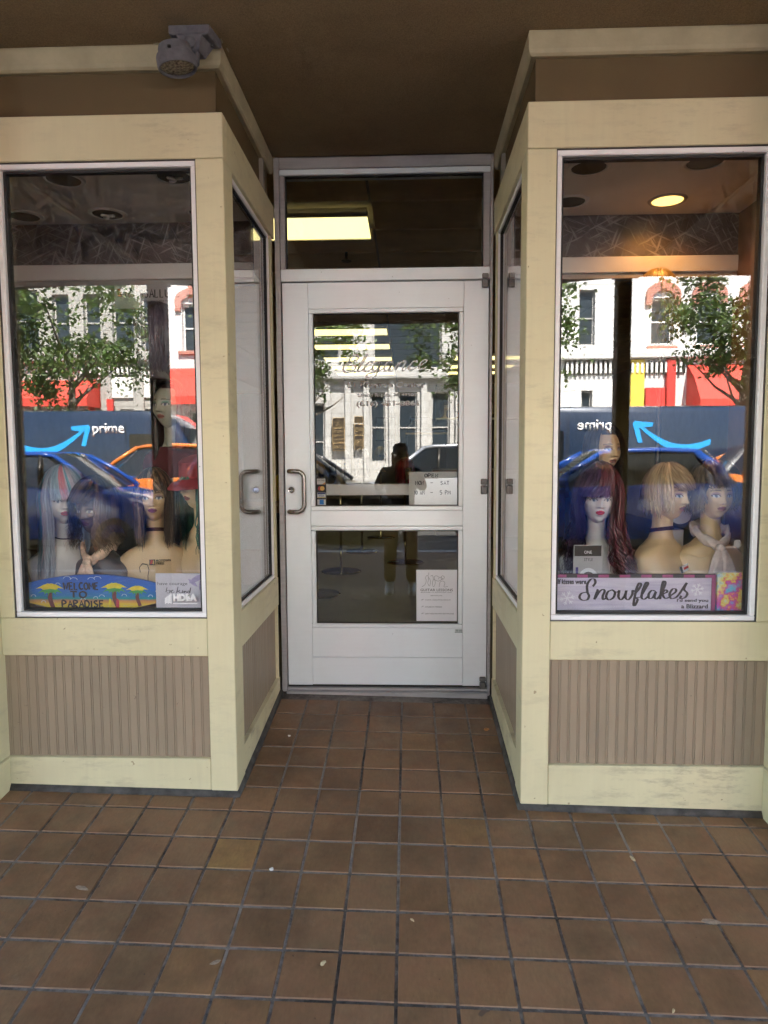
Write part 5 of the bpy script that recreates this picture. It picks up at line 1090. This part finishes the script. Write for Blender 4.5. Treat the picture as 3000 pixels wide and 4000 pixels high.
def hand(name, s, M, x0, x1, z0, z1, th, m, parent, jit=.03, seed=1):
    rnd = random.Random(seed); h = z1 - z0; adv = []; x = 0
    for ch in s:
        w_ = {'I': .2, '1': .25, 'M': .7, 'W': .74, ' ': .45}.get(ch, .56); adv.append(x); x += w_ + .24
    k = (x1 - x0)/(x - .24); bm = nb()
    for ch, a in zip(s, adv):
        for st in HF[ch]:
            P = [(x0 + (a + p[0])*k + rnd.uniform(-jit, jit)*h*.6, z0 + p[1]*h + rnd.uniform(-jit, jit)*h) for p in st]
            rounded = ch in 'BCDOPRSU05'
            ribbon(bm, P, M, th*.85, th*1.1, nib=.6, smooth=5 if rounded else 0)
    return part(name, bm, m, parent)
up_pane, low_pane = panes
YL = DOORY + .0103
# ---- shop name in script, then the address lines
k1 = lambda x, y: (-.246 + (1300 + x*.2411 - 1338)*.001297, 1.823 - (1350 + y*.2411 - 1385)*.00132)
EL = [[(335,238),(385,236),(413,200),(400,160),(355,148),(300,175),(268,222),(275,262),(300,272)], [(300,268),(235,280),(180,325),(165,380),(190,422),(245,428),(315,405),(362,365),(365,330),(330,315),(290,325)],
 [(385,395),(430,350),(500,255),(552,170),(556,150),(535,155),(490,220),(430,320),(405,385),(417,412),(450,402),(495,368)], [(495,368),(560,332),(620,292),(636,265),(612,255),(565,282),(522,335),(505,385),(527,412),(572,405),(625,370),(655,342)],
 [(780,275),(740,258),(690,282),(648,340),(645,392),(675,404),(725,368),(778,288)], [(790,262),(748,360),(702,458),(640,514),(575,520),(542,490),(560,455),(610,440),(690,424),(770,392),(835,350)],
 [(965,275),(925,256),(880,280),(840,340),(836,390),(866,402),(912,366),(962,288)], [(974,262),(930,352),(918,392),(940,404),(985,372),(1020,330)], [(1010,400),(1045,330),(1075,262)], [(1025,378),(1080,300),(1140,258),(1172,270),(1160,310),(1130,370),(1140,400),(1180,388),(1225,340)],
 [(1368,285),(1355,255),(1310,262),(1258,310),(1235,365),(1255,395),(1310,382),(1370,338)], [(1385,350),(1450,312),(1510,270),(1515,245),(1480,240),(1425,285),(1398,345),(1412,385),(1460,384),(1515,345)]]
trace('shop_name_lettering', EL, k1, FR(0, YL, 0), .0042, .0125, MAT['silver'], up_pane, nib=.55)
text('address_lettering', '61 Monroe Center', FR(-.228, YL, 1.6545), .05, MAT['silver'], up_pane, ext=.0006, fit=(.405, .032), bold=.0022)
text('address_lettering', 'Grand Rapids, MI 49503', FR(-.172, YL, 1.606), .04, MAT['silver'], up_pane, ext=.0006, fit=(.30, .022), bold=.0012)
text('phone_lettering', '(616) 451-8861', FR(-.178, YL, 1.556), .05, MAT['silver'], up_pane, ext=.0006, fit=(.318, .034), bold=.002)
# ---- card stickers
YS = DOORY + .0175
def flat(x0, x1, z0, z1, y, m, name, parent, d=.0008): return part(name, bx(x0, x1, y, y + d, z0, z1), m, parent)
cardw = mat('card_white', (.62,.63,.62), .5, var=.04); navy = mat('navy_print', (.02,.035,.15), .5); goldp = mat('gold_band', (.5,.38,.12), .5); redp = mat('red_circle', (.5,.03,.03), .5); ambp = mat('amber_circle', (.75,.45,.1), .5); bluep = mat('blue_square', (.03,.22,.6), .5); orgp = mat('orange_print', (.6,.25,.06), .5)
base_ = flat(-.3925, -.339, 1.054, 1.199, YS - .001, MAT['gasket'], 'card_sticker_strip', up_pane)
YS2 = YS - .0019
c = flat(-.3865, -.3425, 1.164, 1.194, YS2, cardw, 'card_sticker', base_); 
def stext(s, x, z, w_, h, m, parent, y=YS2 - .0006): text('sticker_lettering', s, FR(x, y, z), .01, m, parent, ext=.0003, fit=(w_, h))
stext('DISCOVER', -.383, 1.181, .037, .008, MAT['ink'], base_); bm = prism(nb(), [(-.36, 1.1645), (-.343, 1.1645), (-.343, 1.176)], FR(0, YS2 - .0002, 0), .0003); part('sticker_print', bm, orgp, base_)
for x, m in ((-.370, redp), (-.359, ambp)):
    bm = lathe(nb(), [(0, .0006), (.0115, .0006), (.0115, 0)], 20, FR(x, YS2 - (0 if m is redp else .0003), 1.143)); part('sticker_circle', bm, m, base_)
c = flat(-.3855, -.342, 1.0935, 1.122, YS2, cardw, 'card_sticker', base_); flat(-.384, -.3435, 1.1135, 1.121, YS2 - .0004, navy, 'sticker_print', base_, .0003); flat(-.384, -.3435, 1.0945, 1.099, YS2 - .0004, goldp, 'sticker_print', base_, .0003); stext('VISA', -.378, 1.1008, .028, .0105, navy, base_)
c = flat(-.3855, -.341, 1.0575, 1.086, YS2, cardw, 'card_sticker', base_); flat(-.374, -.352, 1.060, 1.0845, YS2 - .0004, bluep, 'sticker_print', base_, .0003)
# ---- opening hours card
op = flat(.09, .3375, 1.0545, 1.2265, YS, mat('hours_card', (.55,.54,.50), .35, var=.05), 'opening_hours_card', up_pane, .0015)
F_ = FR(0, YS - .0004, 0); IK = MAT['ink']
hand('hours_lettering', 'OPEN', F_, .170, .238, 1.199, 1.216, .0042, IK, op, seed=3)
hand('hours_lettering', 'MON', F_, .122, .165, 1.160, 1.180, .0036, IK, op, seed=4); hand('hours_lettering', '-', F_, .198, .216, 1.163, 1.177, .0036, IK, op, seed=5); hand('hours_lettering', 'SAT', F_, .252, .296, 1.160, 1.178, .0034, IK, op, seed=6)
hand('hours_lettering', '10 AM', F_, .118, .168, 1.110, 1.130, .0036, IK, op, seed=7); hand('hours_lettering', '-', F_, .198, .216, 1.113, 1.127, .0036, IK, op, seed=8); hand('hours_lettering', '5 PM', F_, .250, .302, 1.110, 1.130, .0036, IK, op, seed=9)
# ---- guitar lesson flyer
fy = flat(.127, .3385, .449, .719, YS - .0080, MAT['paper'], 'flyer', low_pane, .001)
FF = FR(0, YS - .0084, 0); gl = mat('grey_ink', (.10,.10,.11), .6); bm = nb()
for P in ([(.155,.63),(.17,.64),(.178,.66),(.175,.68),(.185,.69),(.19,.67),(.186,.65),(.195,.635),(.2,.66),(.19,.68)], [(.2,.685),(.21,.69),(.215,.67),(.21,.65),(.215,.63),(.225,.65),(.22,.68),(.23,.688),(.245,.68)], [(.215,.67),(.24,.66),(.262,.672),(.25,.68),(.24,.67)], [(.245,.63),(.25,.655),(.265,.66),(.275,.65),(.27,.63),(.29,.632)], [(.258,.668),(.268,.672),(.272,.682),(.262,.688),(.255,.68),(.258,.668)], [(.19,.69),(.192,.705)]): ribbon(bm, P, FF, .0012, .0014, smooth=5)
part('flyer_drawing', bm, gl, fy)
def ft(s, x, z, w_, h, m=gl): text('flyer_lettering', s, FR(x, YS - .0084, z), .01, m, fy, ext=.0003, fit=(w_, h))
ft('GUITAR LESSONS', .148, .607, .168, .013, IK); ft('BEGINNER TO ADVANCED LEVEL', .150, .5985, .162, .0045); ft('LEARN WITH A TUTOR', .2, .581, .06, .005, IK)
for z, s, w_ in ((.557, 'CLASSICAL / JAZZ GUITAR BACKGROUND', .132), (.521, 'AVAILABLE ON WEEKENDS', .088), (.485, 'LEARN TO READ AND WRITE YOUR OWN SONGS', .15)):
    ft(s, .172, z, w_, .0062, IK); bm = nb(); ribbon(bm, [(.152, z + .001), (.158, z + .008), (.160, z + .002), (.164, z + .009)], FF, .001, .0012, smooth=4); part('flyer_mark', bm, gl, fy)

# ---- surfboard sign
def surf_mat():
    a = N('surfboard_paint'); c = a.n('TexCoord'); sp = a.n('SeparateXYZ'); a.l(c.outputs['Object'], sp.inputs[0])
    n = a.noise(18, 3, .5, a.co((1, 1, 3))); z = a.math('ADD', sp.outputs[2], a.math('MULTIPLY', a.math('SUBTRACT', n, .5), .008))
    f = a.math('MULTIPLY_ADD', z, 7.0, .0)
    col = a.ramp(f, [(.0, (.05,.30,.22)), (.07, (.62,.52,.03)), (.20, (.64,.45,.04)), (.28, (.55,.25,.08)), (.32, (.30,.22,.14)), (.35, (.01,.28,.25)), (.42, (.015,.18,.42)), (.6, (.018,.14,.52)), (1, (.01,.08,.40))])
    st = a.ramp(a.noise(1, 4, .6, a.co((22, 1, 120))), [(.55, 0.0), (.7, .35)]); a.col(a.mix(st, col, (.15,.35,.6))); a.set(Roughness=.3); return a.m
SB = thing('surfboard_sign', (-1.13, .085, .703), 'blue painted wooden surfboard sign reading Welcome to Paradise', 'sign')
pl = []
def sbz(t, up_):   # t 0 tail .. 1 nose
    w_ = .073*(math.sin(math.pi*min(1, .10 + t*.90))**.62)*(1 if t < .55 else 1 - .12*(t - .55)); return .776 + (w_ if up_ else -w_)
for k in range(41): pl.append((-1.435 + .617*k/40, sbz(k/40, True)))
for k in range(40, -1, -1): pl.append((-1.435 + .617*k/40, sbz(k/40, False)))
bm = prism(nb(), pl, FR(0, .094, 0), .012); part('board', bm, surf_mat(), SB, smooth=40)
FS = FR(0, .0815, 0); green = mat('palm_green', (.05,.32,.06), .5, var=.2, scale=60); yellow = mat('palm_yellow', (.70,.58,.03), .5, var=.15, scale=60); trunk = mat('palm_trunk_red', (.12,.018,.015), .5)
for (x, z, s) in ((-1.332, .792, 1.0), (-1.074, .796, .95), (-.982, .788, .8)):
    bm = nb(); ribbon(bm, [(x - .002, z - .015*s), (x + .0, z - .045*s), (x + .012*s, z - .08*s)], FS, .014*s, .017*s, smooth=5); part('palm_trunk', bm, trunk, SB)
    for m, a0, a1, ln, dz in ((green, 195, 345, .052, -.002), (yellow, 5, 175, .056, .006)):
        bm = nb()
        for k in range(6):
            a = R_(a0 + (a1 - a0)*k/5); L_ = ln*s*(1.0 if k in (0, 5) else .72); c_ = Vector((math.cos(a), math.sin(a)*.62)); n_ = Vector((-c_.y, c_.x)); q = [Vector((x, z + dz*s))]
            poly = [q[0] - n_*.006*s, q[0] + c_*L_*.45 - n_*.010*s, q[0] + c_*L_*.6 - n_*.004*s, q[0] + c_*L_ + Vector((0, -.008*s)), q[0] + c_*L_*.62 + n_*.005*s, q[0] + c_*L_*.45 + n_*.011*s, q[0] + n_*.006*s]
            prism(bm, [(p.x, p.y) for p in poly], FR(0, .0815 - .0004*(k % 3) - (.0013 if m is yellow else 0), 0), .0004)
        part('palm_leaves', bm, m, SB)
bm = nb()
for (x, z, w_) in ((-1.262, .838, .03), (-1.235, .833, .03), (-1.165, .834, .028), (-1.14, .838, .03), (-1.30, .812, .02), (-1.125, .765, .022), (-1.15, .758, .018), (-1.20, .752, .02), (-1.40, .765, .02), (-1.36, .742, .018), (-1.035, .768, .02), (-.93, .765, .018), (-.9, .785, .018)): ribbon(bm, [(x - w_/2, z - .004), (x - w_*.2, z + .003), (x + w_*.3, z + .002), (x + w_/2, z - .005)], FS, .0016, .0022, smooth=4)
part('painted_waves', bm, mat('wave_white', (.55,.66,.75), .5), SB)
for x, m in ((-1.092, yellow), (-1.062, mat('small_board_red', (.45,.02,.04), .5))):
    bm = prism(nb(), [(x + .006*math.sin(t), .732 + .022*math.cos(t)) for t in [2*math.pi*k/16 for k in range(16)]], FR(0, .0805, 0), .0006); part('small_board', bm, m, SB)
hand('sign_lettering', 'WELCOME', FR(0, .0800, 0), -1.277, -1.137, .790, .817, .0062, IK, SB, seed=11); hand('sign_lettering', 'TO', FR(0, .0800, 0), -1.248, -1.188, .757, .782, .0068, IK, SB, seed=12); hand('sign_lettering', 'PARADISE', FR(0, .0800, 0), -1.284, -1.118, .719, .745, .0062, IK, SB, seed=13)
part('sign_foot', bx(-1.25, -1.0, .083, .094, .691, .704), MAT['wood'], SB)
# ---- courage card and member decal
CC = thing('courage_sign', (-.807, .07, .692), 'white card reading have courage and be kind, right of the surfboard', 'sign'); part('card', bx(-.902, -.70, .066, .069, .691, .857), mat('lilac_card', (.56,.56,.63), .6, var=.06, scale=20), CC)
lil = mat('lilac_print', (.36,.32,.52), .6, var=.25, scale=60); text('card_lettering', 'have courage', FR(-.895, .0655, .807), .02, gl, CC, ext=.0004, fit=(.118, .016))
kx = lambda x, y: (-.902 + (x - 1190)*.000527, .857 - (y - 1440)*.00053)
trace('card_lettering', [[(1265,1580),(1275,1545),(1270,1570),(1295,1565),(1290,1585),(1270,1585)], [(1300,1580),(1320,1565),(1305,1568),(1308,1585),(1330,1578)], [(1345,1585),(1358,1540),(1350,1575),(1370,1565),(1362,1575),(1378,1586),(1390,1575)], [(1392,1565),(1390,1585),(1405,1570),(1402,1586),(1415,1570),(1420,1585),(1435,1568)], [(1445,1570),(1428,1578),(1438,1586),(1452,1545),(1445,1585)]], kx, FR(0, .0655, 0), .0012, .0028, gl, CC)
for (x, z, s, rr) in ((-.742, .835, 1, 30), (-.722, .815, .8, 75), (-.735, .70, 1.1, 20), (-.79, .705, 1.2, 5), (-.71, .72, .9, 100), (-.755, .82, .7, 140)):
    c_ = Vector((math.cos(R_(rr)), math.sin(R_(rr)))); n_ = Vector((-c_.y, c_.x)); o_ = Vector((x, z)); bm = prism(nb(), [tuple(o_ + c_*.034*s*a + n_*.011*s*b) for a, b in ((-1, 0), (-.4, -.8), (.3, -1), (1, 0), (.3, 1), (-.4, .8))], FR(0, .0657 - .0003*rr/140, 0), .0003); part('leaf_print', bm, lil, CC)
HD = thing('window_decal', (-.79, .0395, .738), 'white member decal with bold letters stuck on the surfboard window glass', 'decal'); wv = mat('white_vinyl_decal', (.82,.82,.82), .5, var=.02)
text('decal_lettering', 'HDBA', FR(-.826, .0392, .752), .03, wv, HD, ext=.0006, fit=(.094, .030), bold=.0022); part('decal_line', bx(-.826, -.731, .0386, .0392, .742, .7455), wv, HD); bm = nb()
for k in range(5): box(bm, -.858 + k*.0055, -.854 + k*.0055, .0386, .0392, .742 + .003*(k % 2), .766 + .004*k)
part('decal_emblem', bm, wv, HD)
HK = thing('wire_hanger', (-.955, .10, .84), 'small wire hanger hook sticking up behind the surfboard', 'hanger'); part('hook', tube(nb(), [(-.975, .10, .855), (-.978, .10, .875), (-.965, .10, .89), (-.945, .10, .885), (-.94, .10, .865), (-.945, .10, .84), (-.945, .10, .80)], .0014, 6), MAT['ink'], HK); part('shoulder', tube(nb(), [(-1.02, .10, .775), (-.945, .10, .80), (-.87, .10, .775)], .0014, 6), MAT['ink'], HK)
TB = thing('name_board', (-1.09, .672, 2.0), 'pale board with handwritten lettering hanging under the valance in left window', 'sign'); part('board', bx(-1.28, -.93, .674, .680, 2.0, 2.11), mat('pale_board', (.42,.42,.42), .5), TB)
hand('board_lettering', 'TRESSALLURE', FR(0, .6735, 0), -1.235, -.975, 2.050, 2.085, .005, IK, TB, seed=21); bm = bx(-1.265, -1.243, .6728, .6738, 2.055, 2.09); part('board_emblem', bm, mat('red_print3', (.4,.04,.03), .6), TB); text('board_lettering', 'experience the beauty', FR(-1.16, .6735, 2.028), .01, gl, TB, ext=.0003, fit=(.17, .010))
# ---- snowflake sign
def plank_face():
    a = N('lilac_plank_print'); c = a.n('TexCoord'); n = a.noise(1, 5, .6, a.co((5, 1, 60))); base = a.ramp(n, [(.3, (.42,.39,.54)), (.55, (.58,.55,.66)), (.75, (.70,.68,.74))]); a.col(base); a.set(Roughness=.35); return a.m
SN = thing('snowflake_sign', (.95, .07, .692), 'lilac plank sign reading If kisses were Snowflakes', 'sign')
pink = mat('pink_edge', (.30,.05,.16), .5); part('board', bx(.647, 1.253, .066, .076, .691, .856, bev=.002), MAT['ink'], SN)
for k in range(15):
    x = .650 + k*.0402
    for z in (.692, .842): 
        if k % 2 == 0: part('edge_check', bx(x, x + .040, .0650, .0657, z + .0005, z + .0115), pink, SN)
part('edge_check', bx(1.238, 1.2525, .0645, .0652, .70, .852), pink, SN)
part('face_panel', bx(.650, 1.236, .0635, .0645, .7045, .8415), plank_face(), SN)
k2 = lambda x, y: (.656 + (2100 + x*.5425 - 2175)*.00097, .851 - (1500 + y*.5425 - 2245)*.001)
SW = [[(392,1452),(410,1425),(402,1400),(376,1402),(352,1440),(354,1490),(366,1520),(354,1546),(320,1550),(298,1530),(312,1502),(350,1492)], [(405,1545),(418,1505),(430,1472)], [(412,1535),(440,1490),(466,1473),(478,1488),(465,1520),(470,1545),(494,1530)],
 [(532,1476),(502,1490),(490,1525),(510,1548),(542,1530),(552,1494),(532,1476),(560,1492),(585,1483)], [(584,1478),(578,1525),(598,1546),(624,1515),(634,1480),(628,1528),(650,1546),(676,1510),(680,1480),(700,1490)], [(695,1505),(722,1472),(738,1438),(724,1428),(706,1468),(694,1530),(688,1582),(700,1584),(716,1545),(705,1532),(738,1528)],
 [(738,1525),(768,1470),(788,1432),(774,1424),(752,1475),(744,1528),(764,1542),(790,1522)], [(842,1484),(815,1480),(794,1508),(800,1536),(826,1528),(846,1488),(836,1524),(850,1541),(872,1522)], [(872,1522),(898,1470),(912,1424),(897,1415),(886,1460),(876,1542)], [(880,1508),(914,1476),(926,1490),(896,1508),(914,1536),(946,1526)],
 [(946,1520),(986,1490),(986,1470),(964,1470),(944,1505),(956,1537),(988,1530),(1012,1506)], [(1012,1506),(1046,1452),(1064,1426),(1046,1470),(1070,1500),(1054,1530),(1022,1536),(1028,1516)]]
trace('sign_lettering', SW, k2, FR(0, .0633, 0), .0026, .0098, IK, SN)
text('sign_lettering', 'If kisses were', FR(.657, .0632, .817), .02, IK, SN, ext=.0004, fit=(.108, .020), bold=.0006); text('sign_lettering', "I'd send you", FR(1.108, .0632, .746), .02, IK, SN, ext=.0004, fit=(.118, .016), bold=.0005); text('sign_lettering', 'a Blizzard', FR(1.125, .0632, .724), .02, IK, SN, ext=.0004, fit=(.10, .0165), bold=.0005)
snw = mat('snow_white', (.78,.80,.84), .5)
for (x, z, r) in ((.693, .763, .028), (1.183, .797, .025)):
    bm = nb()
    for k in range(6):
        a = R_(60*k + 12); c_ = Vector((math.cos(a), math.sin(a))); n_ = Vector((-c_.y, c_.x)); o_ = Vector((x, z)); ribbon(bm, [tuple(o_), tuple(o_ + c_*r)], FR(0, .0632, 0), .0035, .0035, smooth=0)
        for s in (-1, 1):
            ribbon(bm, [tuple(o_ + c_*r*.55), tuple(o_ + c_*r*.85 + n_*s*r*.28)], FR(0, .0629, 0), .0026, .0026, smooth=0)
    part('snowflake', bm, snw, SN)
# ---- tie-dye canvas
def dye():
    a = N('tie_dye'); n = a.noise(13, 5, .6, a.co()); n2 = a.noise(14, 4, .6, a.co((1, 1, 1.4)))
    c = a.ramp(n, [(.28, (.02,.20,.65)), (.40, (.08,.48,.66)), (.45, (.45,.10,.50)), (.49, (.75,.08,.20)), (.53, (.80,.60,.08)), (.58, (.72,.74,.40)), (.66, (.08,.36,.72))]); a.col(a.mix(a.ramp(n2, [(.5, 0.0), (.75, .45)]), c, (.75,.75,.72))); a.set(Roughness=.6); return a.m
TD = thing('tie_dye_canvas', (1.317, .07, .692), 'square rainbow tie dye canvas right of the snowflake sign', 'canvas'); part('canvas_face', bx(1.258, 1.380, .062, .078, .691, .861, bev=.002), dye(), TD); part('stretcher_bar', bx(1.27, 1.368, .0785, .084, .70, .71), MAT['wood'], TD)
# ---- product card on the white bust and boxes behind the heads
PC = thing('product_card', (.795, .205, .692), 'grey wig product card with a portrait oval before the white bust', 'product card'); part('card', bx(.748, .862, .203, .206, .691, .95), mat('card_grey', (.42,.42,.42), .4), PC); part('card_head', bx(.752, .858, .2015, .2025, .905, .947), MAT['dark'], PC); text('card_lettering', 'ONE', FR(.79, .201, .915), .02, MAT['paper'], PC, ext=.0003, fit=(.03, .012)); text('card_lettering', 'STYLE', FR(.79, .2025, .885), .02, IK, PC, ext=.0003, fit=(.035, .012))
bm = prism(nb(), [(.808 + .045*math.cos(t), .795 + .062*math.sin(t)) for t in [2*math.pi*k/28 for k in range(28)]], FR(0, .2028, 0), .0005); part('portrait_oval', bm, MAT['paper'], PC)
bm = prism(nb(), [(.808 + .029*math.cos(t)*(1 + .12*math.sin(7*t)), .80 + .042*math.sin(t)) for t in [2*math.pi*k/36 for k in range(36)]], FR(0, .2021, 0), .0004); part('portrait_hair', bm, mat('printed_hair', (.16,.13,.12), .6, var=.5, scale=90), PC)
bm = prism(nb(), [(.806 + .013*math.cos(t), .806 + .018*math.sin(t)) for t in [2*math.pi*k/20 for k in range(20)]], FR(0, .2015, 0), .0004); part('portrait_face', bm, mat('printed_face', (.40,.22,.15), .6), PC); bm = nb(); ribbon(bm, [(.762, .86), (.764, .80), (.775, .745), (.79, .72)], FR(0, .2014, 0), .008, .010, smooth=6); part('purple_ribbon', bm, mat('purple_print', (.06,.03,.2), .5), PC)
def pbox(x0, x1, y0, y1, z0, z1, m, lab, word=None):
    T = thing('product_box', ((x0+x1)/2, (y0+y1)/2, z0), lab, 'box'); b = part('carton', bx(x0, x1, y0, y1, z0, z1, bev=.002), m, T); part('lid_tape', bx(x0 - .0005, x1 + .0005, (y0+y1)/2 - .01, (y0+y1)/2 + .01, z1 - .03, z1 + .0006), MAT['grey'], T)
    if word: text('box_lettering', word, FR(x0 + .01, y0 - .0008, z0 + (z1 - z0)*.25), .03, IK, T, ext=.0004, fit=((x1 - x0)*.8, None))
    return T
pbox(1.185, 1.275, .44, .52, .6905, .985, mat('box_white', (.62,.61,.58), .5), 'white wig box with dark lettering between blond and pixie wigs', 'BUNDLE')
pbox(.99, 1.03, .45, .50, .6905, .80, mat('box_green', (.25,.45,.12), .5), 'small green and white box beside the white bust')
pbox(-1.10, -1.02, .50, .60, .6905, .93, mat('box_dim', (.25,.24,.23), .5), 'grey box behind the bob wig mannequin')
DT = thing('price_disc', (1.235, .425, .99), 'round white price card behind the pixie wig mannequin', 'price card'); bm = lathe(nb(), [(0, .003), (.048, .003), (.05, 0)], 28, FR(1.255, .43, 1.06)); part('disc', bm, MAT['paper'], DT); bm = lathe(nb(), [(0, .003), (.045, .003), (.047, 0)], 28, FR(1.205, .436, 1.055)); part('red_disc', bm, mat('red_card', (.22,.03,.02), .5), DT); part('disc_stem', tube(nb(), [(1.23, .438, 1.02), (1.23, .44, .986)], .003, 6), MAT['dark'], DT)
LF = [(.449,.589),(-.46,.477),(-.368,-.41),(-.152,-.78),(.847,-.297),(.991,-.568),(.095,-.609),(-.948,-.525),(.763,-.883),(-.451,-.789)]
# ---- litter on the tiles
leafm = mat('dry_leaf', (.42,.17,.05), .7, var=.3, scale=80); bitm = mat('paper_bit', (.75,.74,.7), .7); chipm = mat('seed_husk', (.50,.40,.24), .7)
def bit(name, lab, x, y, r, m, cat, asp=.5, seed=0, h=.003, group=None):
    rnd = random.Random(seed); bm = nb(); n = 11; z = zf(x, y) + .0012; an = rnd.uniform(0, 3.14); o_ = []
    for k in range(n):
        t = 2*math.pi*k/n; q = Vector((r*math.cos(t)*rnd.uniform(.75, 1.15), r*asp*math.sin(t)*rnd.uniform(.7, 1.2))); o_.append((q.x*math.cos(an) - q.y*math.sin(an), q.x*math.sin(an) + q.y*math.cos(an)))
    a = [bm.verts.new((x + p[0], y + p[1], zf(x + p[0], y + p[1]) + .0008 + rnd.uniform(0, h*.4))) for p in o_]; b = [bm.verts.new((v.co.x*.96 + x*.04, v.co.y*.96 + y*.04, v.co.z + h*rnd.uniform(.5, 1.2))) for v in a]; c_ = bm.verts.new((x, y, z + h*1.4))
    for k in range(n): bm.faces.new((a[k], a[(k+1)%n], b[(k+1)%n], b[k])); bm.faces.new((b[k], b[(k+1)%n], c_))
    bm.faces.new(a[::-1]); return tag(part(name, bm, m, loc=(x, y, z)), lab, cat, group)
bit('dry_leaf', 'small orange dry leaf on the tiles near the right door jamb', LF[0][0], LF[0][1], .014, leafm, 'leaf', .7, 1, .006)
bit('paper_bit', 'tiny white speck on the tiles near the left return panel', LF[1][0], LF[1][1], .006, bitm, 'litter', .9, 2)
bit('paper_bit', 'small white square paper bit on the tile joint left of centre', LF[2][0], LF[2][1], .0075, bitm, 'litter', 1, 3)
bit('seed_husk', 'pale curled husk on the tiles low at left of centre', LF[3][0], LF[3][1], 0.0105, chipm, 'litter', .45, 4, .005)
bit('seed_husk', 'pale curled husk on the tiles right of centre below the corner', LF[4][0], LF[4][1], 0.0135, chipm, 'litter', .4, 5, .005)
bit('seed_husk', 'tiny tan husk on the tiles just right of the centre joint', LF[6][0], LF[6][1], 0.0075, chipm, 'litter', .4, 6, .003)
bit('seed_husk', 'tiny tan husk on the tiles near the bottom right corner', LF[8][0], LF[8][1], 0.009, chipm, 'litter', .4, 7, .003)
for k, (i, r, lab) in enumerate(((7, .024, 'chalky smear on the tiles at far left'), (9, .018, 'chalky smear on the tiles left below the post'), (5, .03, 'chalky round smear on the tiles at far right'))):
    bit('chalk_smear', lab + ' of the picture', LF[i][0], LF[i][1], r, mat('chalk%d' % k, (.30,.235,.175), .9, var=.3, scale=90), 'stain', .35, 20 + k, .0006)
